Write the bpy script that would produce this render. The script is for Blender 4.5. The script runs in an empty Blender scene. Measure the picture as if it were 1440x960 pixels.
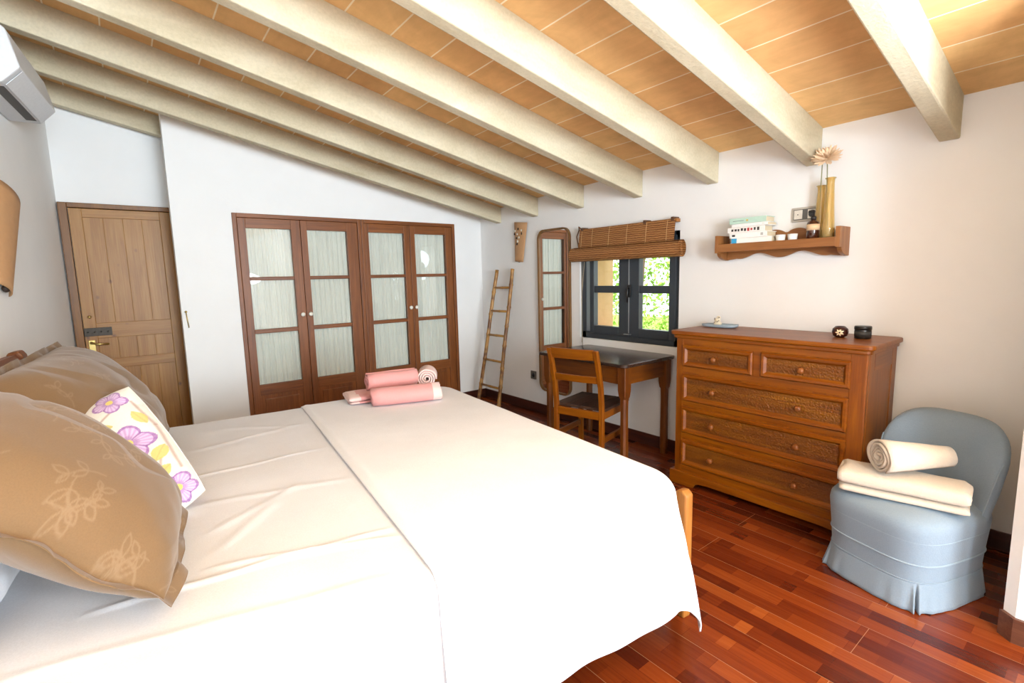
import bpy, bmesh, math, random
from mathutils import Vector, Matrix, noise
random.seed(7)
scene = bpy.context.scene
COL = scene.collection
PI = math.pi
sin, cos = math.sin, math.cos

# ------------------------------------------------------------------ helpers
class MB:
    """collects shapes; build() links them as one mesh object"""
    def __init__(s):
        s.v = []; s.f = []; s.m = []; s.sm = []; s.st = []
    def add(s, vs, fs, mi=0, smooth=False):
        o = len(s.v); s.st.append((o, len(s.f)))
        s.v += [tuple(v) for v in vs]
        for f in fs:
            s.f.append([i + o for i in f]); s.m.append(mi); s.sm.append(smooth)
        return s
    def box(s, a, b, mi=0):
        x0, y0, z0 = [min(p, q) for p, q in zip(a, b)]
        x1, y1, z1 = [max(p, q) for p, q in zip(a, b)]
        return s.add([(x0, y0, z0), (x1, y0, z0), (x1, y1, z0), (x0, y1, z0), (x0, y0, z1), (x1, y0, z1), (x1, y1, z1), (x0, y1, z1)],
                     [(0, 3, 2, 1), (4, 5, 6, 7), (0, 1, 5, 4), (1, 2, 6, 5), (2, 3, 7, 6), (3, 0, 4, 7)], mi)
    def hexa(s, bot, top, mi=0):
        return s.add(list(bot) + list(top), [(0, 3, 2, 1), (4, 5, 6, 7), (0, 1, 5, 4), (1, 2, 6, 5), (2, 3, 7, 6), (3, 0, 4, 7)], mi)
    def cbox(s, a, b, c=.004, mi=0):
        """box with chamfered edges"""
        bm = bmesh.new()
        x0, y0, z0 = [min(p, q) for p, q in zip(a, b)]
        x1, y1, z1 = [max(p, q) for p, q in zip(a, b)]
        vs = [bm.verts.new(p) for p in [(x0, y0, z0), (x1, y0, z0), (x1, y1, z0), (x0, y1, z0), (x0, y0, z1), (x1, y0, z1), (x1, y1, z1), (x0, y1, z1)]]
        for f in [(0, 3, 2, 1), (4, 5, 6, 7), (0, 1, 5, 4), (1, 2, 6, 5), (2, 3, 7, 6), (3, 0, 4, 7)]:
            bm.faces.new([vs[i] for i in f])
        c = min(c, .45 * min(x1 - x0, y1 - y0, z1 - z0))
        bmesh.ops.bevel(bm, geom=bm.edges[:], offset=c, segments=2, profile=.6, affect='EDGES')
        bm.verts.index_update()
        s.add([v.co[:] for v in bm.verts], [[v.index for v in f.verts] for f in bm.faces], mi)
        bm.free(); return s
    def prism(s, poly, fn, d0, d1, mi=0, smooth=False):
        """poly: 2D points; fn(a, b, d) -> 3D"""
        n = len(poly)
        vs = [fn(a, b, d0) for a, b in poly] + [fn(a, b, d1) for a, b in poly]
        fs = [list(range(n))[::-1], list(range(n, 2 * n))] + [[i, (i + 1) % n, n + (i + 1) % n, n + i] for i in range(n)]
        return s.add(vs, fs, mi, smooth)
    def tube(s, pts, r, n=8, mi=0, cap=True, smooth=True):
        pts = [Vector(p) for p in pts]
        rs = r if isinstance(r, (list, tuple)) else [r] * len(pts)
        vs = []; u = None
        for i, p in enumerate(pts):
            t = (pts[min(i + 1, len(pts) - 1)] - pts[max(i - 1, 0)]).normalized()
            if u is None:
                u = t.orthogonal().normalized()
            u = (u - t * u.dot(t))
            u = u.normalized() if u.length > 1e-6 else t.orthogonal().normalized()
            w = t.cross(u)
            for k in range(n):
                a = 2 * PI * k / n
                vs.append(p + (u * cos(a) + w * sin(a)) * rs[i])
        fs = []
        for i in range(len(pts) - 1):
            for k in range(n):
                fs.append((i * n + k, i * n + (k + 1) % n, (i + 1) * n + (k + 1) % n, (i + 1) * n + k))
        if cap:
            fs.append(list(range(n))[::-1]); fs.append([(len(pts) - 1) * n + k for k in range(n)])
        return s.add(vs, fs, mi, smooth)
    def lathe(s, prof, n=20, c=(0, 0, 0), axis='z', mi=0, smooth=True):
        """prof: (radius, height)"""
        vs = []
        for r, h in prof:
            for k in range(n):
                a = 2 * PI * k / n
                p = {'z': (r * cos(a), r * sin(a), h), 'x': (h, r * cos(a), r * sin(a)), 'y': (r * sin(a), h, r * cos(a))}[axis]
                vs.append((p[0] + c[0], p[1] + c[1], p[2] + c[2]))
        fs = []
        for i in range(len(prof) - 1):
            for k in range(n):
                fs.append((i * n + k, i * n + (k + 1) % n, (i + 1) * n + (k + 1) % n, (i + 1) * n + k))
        if prof[0][0] > 1e-6: fs.append(list(range(n))[::-1])
        if prof[-1][0] > 1e-6: fs.append([(len(prof) - 1) * n + k for k in range(n)])
        return s.add(vs, fs, mi, smooth)
    def grid(s, fn, nu, nv, mi=0, smooth=True, cu=False, cv=False):
        vs = [fn(i / (nu if cu else nu - 1), j / (nv if cv else nv - 1)) for i in range(nu) for j in range(nv)]
        fs = []
        for i in range(nu if cu else nu - 1):
            for j in range(nv if cv else nv - 1):
                a, b = i, (i + 1) % nu; c, d = j, (j + 1) % nv
                fs.append((a * nv + c, b * nv + c, b * nv + d, a * nv + d))
        return s.add(vs, fs, mi, smooth)
    def sphere(s, c, r, nu=16, nv=10, mi=0):
        r3 = r if isinstance(r, (tuple, list)) else (r, r, r)
        prof = [(sin(PI * j / nv), -cos(PI * j / nv)) for j in range(nv + 1)]
        o = len(s.v)
        s.lathe([(max(a, 0.0), b) for a, b in prof], nu, (0, 0, 0), 'z', mi)
        for i in range(o, len(s.v)):
            v = s.v[i]; s.v[i] = (v[0] * r3[0] + c[0], v[1] * r3[1] + c[1], v[2] * r3[2] + c[2])
        return s
    def each(s, name, mats, parent=None, **kw):
        out = []
        for k, (o, p) in enumerate(s.st):
            o2, p2 = s.st[k + 1] if k + 1 < len(s.st) else (len(s.v), len(s.f))
            m = MB(); m.v = s.v[o:o2]; m.f = [[i - o for i in f] for f in s.f[p:p2]]; m.m = s.m[p:p2]; m.sm = s.sm[p:p2]
            out.append(m.build(name, mats, parent, **kw))
        return out
    def xf(s, M):
        s.v = [tuple(M @ Vector(v)) for v in s.v]; return s
    def build(s, name, mats, parent=None, bevel=0, subd=0, fixn=True):
        me = bpy.data.meshes.new(name)
        me.from_pydata(s.v, [], s.f)
        mats = mats if isinstance(mats, (list, tuple)) else [mats]
        for m in mats: me.materials.append(m)
        for p, mi, sm in zip(me.polygons, s.m, s.sm):
            p.material_index = mi; p.use_smooth = sm
        if fixn:
            bm = bmesh.new(); bm.from_mesh(me)
            bmesh.ops.remove_doubles(bm, verts=bm.verts[:], dist=1e-6)
            bmesh.ops.recalc_face_normals(bm, faces=bm.faces[:])
            bm.to_mesh(me); bm.free()
        ob = bpy.data.objects.new(name, me); COL.objects.link(ob)
        if parent is not None: ob.parent = parent
        if bevel:
            b = ob.modifiers.new('bevel', 'BEVEL'); b.width = bevel; b.segments = 2; b.limit_method = 'ANGLE'; b.angle_limit = .6
        if subd:
            d = ob.modifiers.new('subd', 'SUBSURF'); d.levels = subd; d.render_levels = subd
        return ob

def tag(o, label, cat, group=None, kind=None):
    o['label'] = label; o['category'] = cat
    if group: o['group'] = group
    if kind: o['kind'] = kind
    return o
def thing(name, label, cat, loc=(0, 0, 0), rz=0, group=None, kind=None):
    o = bpy.data.objects.new(name, None); COL.objects.link(o)
    o.empty_display_size = .1
    o.location = loc; o.rotation_euler = (0, 0, rz)
    return tag(o, label, cat, group, kind)
def solo(mb, name, label, cat, mats, group=None, kind=None, loc=None, rot=None, **kw):
    o = mb.build(name, mats, None, **kw)
    if loc: o.location = loc
    if rot: o.rotation_euler = rot
    return tag(o, label, cat, group, kind)

# ------------------------------------------------------------------ materials
def newmat(name):
    m = bpy.data.materials.new(name); m.use_nodes = True
    nt = m.node_tree
    return m, nt, nt.nodes['Principled BSDF'], nt.links
def hexc(h):
    h = h.lstrip('#')
    c = [int(h[i:i + 2], 16) / 255 for i in (0, 2, 4)]
    return tuple((x / 12.92 if x <= .04045 else ((x + .055) / 1.055) ** 2.4) for x in c) + (1,)
def node(nt, t, **kw):
    n = nt.nodes.new(t)
    for k, v in kw.items(): setattr(n, k, v)
    return n
def coords(nt, scale=(1, 1, 1), rot=(0, 0, 0)):
    tc = node(nt, 'ShaderNodeTexCoord'); mp = node(nt, 'ShaderNodeMapping')
    mp.inputs['Scale'].default_value = scale; mp.inputs['Rotation'].default_value = rot
    nt.links.new(tc.outputs['Object'], mp.inputs['Vector'])
    return mp.outputs['Vector']
def ramp(nt, fac, stops):
    r = node(nt, 'ShaderNodeValToRGB')
    els = r.color_ramp.elements
    while len(els) < len(stops): els.new(.5)
    for e, (p, c) in zip(els, stops): e.position = p; e.color = c
    nt.links.new(fac, r.inputs['Fac']); return r.outputs['Color']
def noise_tex(nt, vec, scale, detail=4, rough=.55, dist=0):
    n = node(nt, 'ShaderNodeTexNoise'); n.inputs['Scale'].default_value = scale; n.inputs['Detail'].default_value = detail
    n.inputs['Roughness'].default_value = rough; n.inputs['Distortion'].default_value = dist
    nt.links.new(vec, n.inputs['Vector']); return n.outputs['Fac']
def bump(nt, b, h, strength=.2, dist=.01):
    n = node(nt, 'ShaderNodeBump'); n.inputs['Strength'].default_value = strength; n.inputs['Distance'].default_value = dist
    nt.links.new(h, n.inputs['Height']); nt.links.new(n.outputs['Normal'], b.inputs['Normal'])
def mixc(nt, fac, a, b, mode='MIX'):
    m = node(nt, 'ShaderNodeMix', data_type='RGBA', blend_type=mode)
    for s, v in ((m.inputs[0], fac), (m.inputs[6], a), (m.inputs[7], b)):
        if hasattr(v, 'links'): nt.links.new(v, s)
        else: s.default_value = v
    return m.outputs[2]
def plain(name, col, rough=.5, metal=0, spec=.5, bumpk=0, bscale=60, **kw):
    m, nt, b, L = newmat(name)
    c = hexc(col)
    v = coords(nt)
    n = noise_tex(nt, v, bscale, 3)
    L.new(ramp(nt, n, [(.3, tuple(x * .93 for x in c[:3]) + (1,)), (.7, c)]), b.inputs['Base Color'])
    b.inputs['Roughness'].default_value = rough; b.inputs['Metallic'].default_value = metal
    b.inputs['Specular IOR Level'].default_value = spec
    if bumpk: bump(nt, b, n, bumpk)
    for k, val in kw.items(): b.inputs[k].default_value = val
    return m
def gain(h, g, sat=1.3):
    c = hexc(h)
    return '#' + ''.join('%02x' % max(0, min(255, round(255 * (12.92 * x if x <= .0031308 else 1.055 * x ** (1 / 2.4) - .055)))) for x in (max(0, .3 * c[0] + .6 * c[1] + .1 * c[2] + (v - (.3 * c[0] + .6 * c[1] + .1 * c[2])) * sat) * g for v in c[:3]))
def wood(name, dark, mid, light, axis='z', rough=.4, grain=1.0, knots=None, spec=.5, wear=None):
    m, nt, b, L = newmat(name)
    ax = 'xyz'.index(axis)
    s1 = [1, 1, 1]; s1[ax] = .07
    s2 = [1, 1, 1]; s2[ax] = .025
    n1 = noise_tex(nt, coords(nt, s1), 22 * grain, 5, .6, .6)
    n2 = noise_tex(nt, coords(nt, s2), 120 * grain, 4, .7)
    mix = node(nt, 'ShaderNodeMath', operation='MULTIPLY_ADD'); mix.inputs[1].default_value = .45
    L.new(n2, mix.inputs[0])
    h = node(nt, 'ShaderNodeMath', operation='MULTIPLY'); h.inputs[1].default_value = .58
    L.new(n1, h.inputs[0]); L.new(h.outputs[0], mix.inputs[2])
    col = ramp(nt, mix.outputs[0], [(.32, hexc(dark)), (.5, hexc(mid)), (.68, hexc(light))])
    if knots:
        s3 = [1, 0, 1]; s3[ax] = .7
        vo = node(nt, 'ShaderNodeTexVoronoi'); vo.inputs['Scale'].default_value = 7.5; vo.inputs['Randomness'].default_value = 1
        L.new(coords(nt, s3), vo.inputs['Vector'])
        k = ramp(nt, vo.outputs['Distance'], [(.04, (.85, .85, .85, 1)), (.12, (0, 0, 0, 1))])
        col = mixc(nt, k, col, hexc(knots))
    if wear:
        w = noise_tex(nt, coords(nt), 9, 4, .6)
        wv = ramp(nt, w, [(.45, (0, 0, 0, 1)), (.62, (1, 1, 1, 1))])
        col = mixc(nt, wv, col, hexc(wear))
    L.new(col, b.inputs['Base Color'])
    b.inputs['Roughness'].default_value = rough; b.inputs['Specular IOR Level'].default_value = spec
    bump(nt, b, mix.outputs[0], .12, .004)
    return m
_wc = {}
def W(kind, axis='z'):
    k = (kind, axis)
    if k not in _wc:
        P = {'walnut': ('#563320', '#7b4c30', '#936040'), 'honey': ('#70400f', '#975a1e', '#b2732e'), 'pine': ('#9a6b3c', '#b78652', '#c99b67'),
             'pinedark': ('#6a4422', '#84592f', '#9a6c3c'), 'chairw': ('#85480f', '#a8661f', '#bd7c34'), 'table': ('#5d3216', '#7f4a22', '#976032'),
             'shelfw': ('#7a4a24', '#9a6438', '#ad7748'), 'darkhead': ('#2e1a10', '#452a1b', '#5a3926'), 'orange': ('#a0602a', '#b8783c', '#c88c50'),
             'mirrorw': ('#5e3d20', '#805a34', '#97713f')}[kind]
        P = tuple(gain(h, {'honey': .58, 'walnut': .85, 'pine': .58, 'pinedark': .62, 'chairw': .48, 'table': .55, 'shelfw': .85, 'orange': .6, 'mirrorw': .8}.get(kind, 1), {'shelfw': 1.05, 'orange': 1.1, 'mirrorw': 1.1}.get(kind, 1.3)) for h in P)
        _wc[k] = wood('wood_%s_%s' % (kind, axis), *P, axis=axis, rough={'honey': .38, 'chairw': .4}.get(kind, .45), knots='#5a3416' if kind == 'pine' else None)
    return _wc[k]

def plaster(name, col='#efeeec'):
    m, nt, b, L = newmat(name)
    n = noise_tex(nt, coords(nt), 3.5, 5, .6)
    c = hexc(col)
    L.new(ramp(nt, n, [(.3, tuple(x * .97 for x in c[:3]) + (1,)), (.7, c)]), b.inputs['Base Color'])
    b.inputs['Roughness'].default_value = .9; b.inputs['Specular IOR Level'].default_value = .15
    bump(nt, b, noise_tex(nt, coords(nt), 14, 6, .6), .12, .01)
    return m
PLASTER = plaster('white_plaster')
def floor_mat():
    m, nt, b, L = newmat('jatoba_parquet')
    v = coords(nt, (1, 1, 1), (0, 0, PI / 2))
    def brick(w, h, mort, c1, c2, cm, off=.37):
        t = node(nt, 'ShaderNodeTexBrick'); t.offset = off; t.inputs['Scale'].default_value = 1
        t.inputs['Brick Width'].default_value = w; t.inputs['Row Height'].default_value = h; t.inputs['Mortar Size'].default_value = mort
        t.inputs['Color1'].default_value = c1; t.inputs['Color2'].default_value = c2; t.inputs['Mortar'].default_value = cm
        t.inputs['Bias'].default_value = 0; t.inputs['Mortar Smooth'].default_value = .3
        L.new(v, t.inputs['Vector']); return t
    b1 = brick(.41, .064, .0007, (0, 0, 0, 1), (1, 1, 1, 1), (.12, .12, .12, 1))
    b2 = brick(.29, .064, .0, (0, 0, 0, 1), (1, 1, 1, 1), (0, 0, 0, 1), .61)
    bb = brick(1.25, .192, .0011, (0, 0, 0, 1), (0, 0, 0, 1), (1, 1, 1, 1), .43)
    av = mixc(nt, .38, b1.outputs['Color'], b2.outputs['Color'])
    g = noise_tex(nt, coords(nt, (1, .045, 1)), 70, 5, .65, .4)
    tot = mixc(nt, .34, av, g)
    col = ramp(nt, tot, [(.12, hexc('#32100a')), (.38, hexc('#591f0b')), (.62, hexc('#7a3413')), (.9, hexc('#9a5122'))])
    sf = node(nt, 'ShaderNodeMath', operation='MULTIPLY'); sf.inputs[1].default_value = .55; L.new(bb.outputs['Color'], sf.inputs[0])
    seam = mixc(nt, sf.outputs[0], col, hexc('#b98a64'))
    L.new(seam, b.inputs['Base Color'])
    b.inputs['Roughness'].default_value = .26; b.inputs['Specular IOR Level'].default_value = .5
    bump(nt, b, tot, .04, .003)
    return m
def ceil_mat():
    m, nt, b, L = newmat('clay_ceiling_tiles')
    tc = node(nt, 'ShaderNodeTexCoord'); mp = node(nt, 'ShaderNodeMapping')
    mp.inputs['Location'].default_value = (-3.2 + .222, -.044, 0)
    L.new(tc.outputs['Object'], mp.inputs['Vector'])
    sx = node(nt, 'ShaderNodeSeparateXYZ'); L.new(mp.outputs['Vector'], sx.inputs[0])
    cx = node(nt, 'ShaderNodeCombineXYZ'); L.new(sx.outputs['Y'], cx.inputs['X']); L.new(sx.outputs['X'], cx.inputs['Y'])
    t = node(nt, 'ShaderNodeTexBrick'); t.offset = 0; t.inputs['Scale'].default_value = 1
    t.inputs['Brick Width'].default_value = .6; t.inputs['Row Height'].default_value = .2245; t.inputs['Mortar Size'].default_value = .0042
    t.inputs['Color1'].default_value = hexc('#efc88f'); t.inputs['Color2'].default_value = hexc('#e5b67f'); t.inputs['Mortar'].default_value = hexc('#fdf0d4')
    t.inputs['Mortar Smooth'].default_value = .2
    L.new(cx.outputs[0], t.inputs['Vector'])
    n = noise_tex(nt, coords(nt), 3.2, 6, .62, .6)
    n2 = noise_tex(nt, coords(nt, (1, .2, 1)), 26, 5, .6)
    v = ramp(nt, n, [(.3, (.82, .78, .74, 1)), (.7, (1.06, 1.04, 1.0, 1))])
    c = mixc(nt, 1, t.outputs['Color'], v, 'MULTIPLY')
    v2 = ramp(nt, n2, [(.3, (.93, .91, .89, 1)), (.7, (1.02, 1.02, 1.02, 1))])
    c = mixc(nt, 1, c, v2, 'MULTIPLY')
    L.new(c, b.inputs['Base Color']); b.inputs['Roughness'].default_value = .85; b.inputs['Specular IOR Level'].default_value = .2
    bump(nt, b, n2, .1, .006)
    return m
def beam_mat():
    m, nt, b, L = newmat('limed_concrete_beam')
    n = noise_tex(nt, coords(nt, (.35, 1, 1)), 5, 6, .65, .5)
    n2 = noise_tex(nt, coords(nt), 70, 4, .6)
    c = ramp(nt, n, [(.28, hexc('#bdb093')), (.5, hexc('#cdc1a5')), (.75, hexc('#d9cfb6'))])
    v = ramp(nt, n2, [(.3, (.92, .92, .92, 1)), (.65, (1.03, 1.03, 1.03, 1))])
    L.new(mixc(nt, 1, c, v, 'MULTIPLY'), b.inputs['Base Color'])
    b.inputs['Roughness'].default_value = .9; b.inputs['Specular IOR Level'].default_value = .15
    bump(nt, b, n2, .35, .006)
    return m
def cloth(name, col, scale=240, rough=.95, bk=.15, vcol=False, sheen=.2):
    m, nt, b, L = newmat(name)
    c = hexc(col)
    wv = noise_tex(nt, coords(nt), scale, 2, .5)
    big = noise_tex(nt, coords(nt), 5, 4, .6)
    base = ramp(nt, big, [(.3, tuple(x * .95 for x in c[:3]) + (1,)), (.7, c)])
    if vcol:
        a = node(nt, 'ShaderNodeVertexColor'); a.layer_name = 'pattern'
        base = a.outputs['Color']
    L.new(mixc(nt, .22, base, mixc(nt, 1, base, ramp(nt, wv, [(.3, (.75, .75, .75, 1)), (.7, (1.1, 1.1, 1.1, 1))]), 'MULTIPLY')), b.inputs['Base Color'])
    b.inputs['Roughness'].default_value = rough; b.inputs['Specular IOR Level'].default_value = .15
    b.inputs['Sheen Weight'].default_value = sheen
    bump(nt, b, wv, bk, .004)
    return m
def glass(name, tint='#ffffff', rough=0.0):
    m, nt, b, L = newmat(name)
    nt.nodes.remove(b)
    out = nt.nodes['Material Output']
    tr = node(nt, 'ShaderNodeBsdfTransparent'); tr.inputs['Color'].default_value = hexc(tint)
    gl = node(nt, 'ShaderNodeBsdfGlossy'); gl.inputs['Roughness'].default_value = rough
    fr = node(nt, 'ShaderNodeFresnel'); fr.inputs['IOR'].default_value = 1.52
    mx = node(nt, 'ShaderNodeMixShader')
    ge = node(nt, 'ShaderNodeNewGeometry'); iv = node(nt, 'ShaderNodeMath', operation='SUBTRACT'); iv.inputs[0].default_value = 1
    L.new(ge.outputs['Backfacing'], iv.inputs[1])
    ml = node(nt, 'ShaderNodeMath', operation='MULTIPLY'); L.new(fr.outputs[0], ml.inputs[0]); L.new(iv.outputs[0], ml.inputs[1])
    L.new(ml.outputs[0], mx.inputs[0]); L.new(tr.outputs[0], mx.inputs[1]); L.new(gl.outputs[0], mx.inputs[2])
    L.new(mx.outputs[0], out.inputs['Surface'])
    return m
FLOOR = floor_mat(); CEIL = ceil_mat(); BEAM = beam_mat()
GLASS = glass('clear_pane', '#fcfdfc')
SKIRT = wood('baseboard_wood', '#2c120b', '#431d12', '#55281a', 'y', .4)
SKIRTX = wood('baseboard_wood_x', '#2c120b', '#431d12', '#55281a', 'x', .4)
BRASS = plain('brass', '#c9b070', .3, 1)
IRON = plain('dark_iron', '#4a443e', .55, .6, bumpk=.3)
BLACKP = plain('black_plastic', '#1b1b1c', .4)
DARKGREY = plain('anthracite_lacquer', '#363c43', .35)
CERAM = plain('ivory_ceramic', '#ece6d8', .25)
STONE = plain('sandstone', '#d8b184', .9, bumpk=.5, bscale=16)
WHITEP = plain('white_plastic', '#d6d8da', .4)

# ------------------------------------------------------------------ camera (f, pitch, roll solved from the vanishing lines of the room)
H = 1.36
Rm = [(0.78511478, -0.61887805, -0.02418154), (-0.09942955, -0.08740804, -0.99119806), (0.61131706, 0.78060861, -0.13016011)]
cam_d = bpy.data.cameras.new('camera'); cam = bpy.data.objects.new('camera', cam_d); COL.objects.link(cam)
cam.matrix_world = Matrix(((Rm[0][0], -Rm[1][0], -Rm[2][0], 0), (Rm[0][1], -Rm[1][1], -Rm[2][1], 0), (Rm[0][2], -Rm[1][2], -Rm[2][2], H), (0, 0, 0, 1)))
cam_d.sensor_width = 36; cam_d.lens = 697.9 / 1440 * 36; cam_d.clip_start = .02; cam_d.clip_end = 200
scene.camera = cam

# ------------------------------------------------------------------ room shell
XR = 3.2; YB = 4.6; YREC = 4.98; YN = -4.6; XO = 3.60
def wlx(y): return -.30 + .0963 * (y - 4.95)          # the left wall runs slightly askew
def zb(x, y): return 1.960 - .0115 * y + .2126 * (XR - x)   # underside of the beams
CST = [(-9, .20), (2.43, .196), (3.04, .186), (3.63, .172), (4.21, .156), (4.83, .146), (9, .14)]
def zc(x, y):
    for (a, p), (b, q) in zip(CST, CST[1:]):
        if y <= b: return zb(x, y) + p + (q - p) * (y - a) / (b - a)
def zc_(x, y): return zb(x, y) + .187                      # ceiling boards
ZT = 3.4
solo(MB().box((-1.4, YN - .1, -.12), (3.75, 5.3, 0)), 'floor', 'glossy red-brown hardwood parquet floor of the bedroom', 'floor', FLOOR, kind='structure')
cx0, cx1, cy0, cy1 = -1.4, XO + .1, YN - .1, 5.3
mb = MB(); ys_ = [cy0, 2.43, 3.04, 3.63, 4.21, 4.83, cy1]; n_ = len(ys_)
vs = []
for y in ys_: vs += [(cx0, y, zc(cx0, y)), (cx1, y, zc(cx1, y)), (cx0, y, zc(cx0, y) + .12), (cx1, y, zc(cx1, y) + .12)]
fs = [(0, 1, 3, 2), tuple(4 * (n_ - 1) + k for k in (2, 3, 1, 0))]
for k in range(n_ - 1):
    o_ = 4 * k
    fs += [(o_, o_ + 4, o_ + 5, o_ + 1), (o_ + 2, o_ + 3, o_ + 7, o_ + 6), (o_, o_ + 2, o_ + 6, o_ + 4), (o_ + 1, o_ + 5, o_ + 7, o_ + 3)]
solo(mb.add(vs, fs), 'ceiling', 'sloping ceiling of orange clay tiles between the beams', 'ceiling', CEIL, kind='structure')
BY = [.604, 1.2, 1.817, 2.428, 3.036, 3.632, 4.213, 4.83]
BL = ['nearest, at the top right corner of the photo', 'second from the right, ending above the shelf with the vases', 'third from the right, ending above the shelf books',
      'fourth from the right, ending above the bamboo blind', 'fifth from the right, ending above the tall mirror', 'sixth from the right, ending above the bamboo ladder',
      'seventh from the right, against the wardrobe wall', 'last one, in the recess above the pine door']
for i, y in enumerate(BY):
    xl = max(wlx(y) + .004, -1.2)
    mb = MB()
    x1 = XR if i < 7 else .46
    def fnb(a, b, d): return (a, d, b)
    bot = [(xl, zb(xl, y)), (x1, zb(x1, y))]
    mb.prism([(xl, zb(xl, y)), (x1, zb(x1, y)), (x1, zc(x1, y) + .02), (xl, zc(xl, y) + .02)], fnb, y, y + .08)
    solo(mb, 'trim_%d' % (i + 1), 'pale limed ceiling beam, ' + BL[i], 'beam', BEAM, group='ceiling beams', kind='structure', bevel=.008)
# right wall with the window opening
WY0, WY1, WZ0, WZ1 = 2.10, 3.098, .806, 1.66
mb = MB()
def wallbox(y0, y1, z0, z1): mb.box((XR, y0, z0), (XO, y1, z1))
ZR = 2.24
wallbox(.222, WY0, 0, ZR); wallbox(WY1, 5.3, 0, ZR); wallbox(WY0, WY1, 0, WZ0); wallbox(WY0, WY1, WZ1, ZR)
solo(mb, 'wall_right', 'white plastered low wall with the window', 'wall', PLASTER, kind='structure')
mb = MB()
for a, b in (((XR + .075, WY1 - .03, WZ0), (XO + .012, WY1, WZ1)), ((XR + .075, WY0, WZ0), (XO + .012, WY0 + .03, WZ1)), ((XR + .075, WY0, WZ0), (XO + .03, WY1, WZ0 + .03)), ((XR + .075, WY0, WZ1 - .03), (XO + .012, WY1, WZ1))):
    mb.box(a, b)
solo(mb, 'trim_9', 'sandstone lining of the window reveal outside the panes', 'trim', STONE, kind='structure')
# stub wall at the right edge, with a chamfered corner
XS, YS = 2.425, .222
mb = MB()
poly = [(XS + .03, YS), (XS, YS - .035), (XS, YN), (XO, YN), (XO, YS)]
mb.prism(poly, lambda a, b, d: (a, b, d), 0, 2.45)
solo(mb, 'wall_near', 'white wall corner at the right edge beside the blue chair', 'wall', PLASTER, kind='structure')
# wardrobe wall (with the wardrobe opening) and the end of it towards the recess
WX0, WX1, WZT = .768, 2.856, 1.922
XP = .363
mb = MB()
f_ = lambda a, b, d: (a, d, b)
mb.prism([(XP, 0), (WX0, 0), (WX0, zc(WX0, YB) + .05), (XP, zc(XP, YB) + .05)], f_, YB, YB + .10)
mb.prism([(WX1, 0), (XR, 0), (XR, zc(XR, YB) + .05), (WX1, zc(WX1, YB) + .05)], f_, YB, YB + .10)
mb.prism([(WX0, WZT), (WX1, WZT), (WX1, zc(WX1, YB) + .05), (WX0, zc(WX0, YB) + .05)], f_, YB, YB + .10)
mb.prism([(.46, 0), (.56, 0), (.56, zc(.56, YB) + .05), (.46, zc(.46, YB) + .05)], f_, YB + .10, YREC)
solo(mb, 'wall_back', 'white wall around the glazed wardrobes', 'wall', PLASTER, kind='structure')
mb = MB()
mb.prism([(-.5, 0), (.56, 0), (.56, zc(.56, YREC) + .05), (-.5, zc(-.5, YREC) + .05)], f_, YREC, YREC + .12)
solo(mb, 'wall_recess', 'white wall of the recess behind the pine door', 'wall', PLASTER, kind='structure')
mb = MB()
y0, y1 = YN, YREC
vs = [(wlx(y0), y0), (wlx(y1), y1), (wlx(y1) - .15, y1), (wlx(y0) - .15, y0)]
mb.hexa([(x, y, 0) for x, y in vs], [(x, y, zc(x, y) + .05) for x, y in vs])
solo(mb, 'wall_left', 'white plastered wall behind the headboard', 'wall', PLASTER, kind='structure')
# unseen wall behind the camera, its wide opening added for the rear light
mb = MB()
OX0, OX1, OZ0, OZ1 = -.45, 2.05, .35, 2.25
mb.prism([(-1.1, 0), (OX0, 0), (OX0, zc(OX0, YN) + .05), (-1.1, zc(-1.1, YN) + .05)], f_, YN - .12, YN)
mb.prism([(OX1, 0), (XS, 0), (XS, zc(XS, YN) + .05), (OX1, zc(OX1, YN) + .05)], f_, YN - .12, YN)
mb.prism([(OX0, OZ1), (OX1, OZ1), (OX1, zc(OX1, YN) + .05), (OX0, zc(OX0, YN) + .05)], f_, YN - .12, YN)
mb.prism([(OX0, 0), (OX1, 0), (OX1, OZ0), (OX0, OZ0)], f_, YN - .12, YN)
solo(mb, 'wall_rear', 'white wall behind the camera with a wide opening added for the rear light', 'wall', PLASTER, kind='structure')
# baseboards
solo(MB().cbox((XR - .014, YS, 0), (XR, YB, .094), .004), 'baseboard_right', 'dark red-brown baseboard along the window wall', 'baseboard', SKIRT, kind='structure')
mb = MB().cbox((WX1 + .002, YB - .014, 0), (XR - .014, YB, .094), .004).cbox((XP, YB - .014, 0), (WX0 - .002, YB, .094), .004)
solo(mb, 'baseboard_back', 'dark red-brown baseboard beside the wardrobes', 'baseboard', SKIRTX, kind='structure')
BASEL = wood('baseboard_wood_light', '#43241a', '#5a3424', '#704832', 'y', .4)
mb = MB()
d_ = .014
mb.prism([(XS - d_, YN), (XS, YN), (XS, YS - .035), (XS + .03, YS), (XS + .022, YS + .010), (XS - d_, YS - .031)], lambda a, b, d: (a, b, d), 0, .094)
solo(mb, 'baseboard_near', 'brown baseboard wrapping the white wall corner at right', 'baseboard', BASEL, kind='structure')

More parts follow.
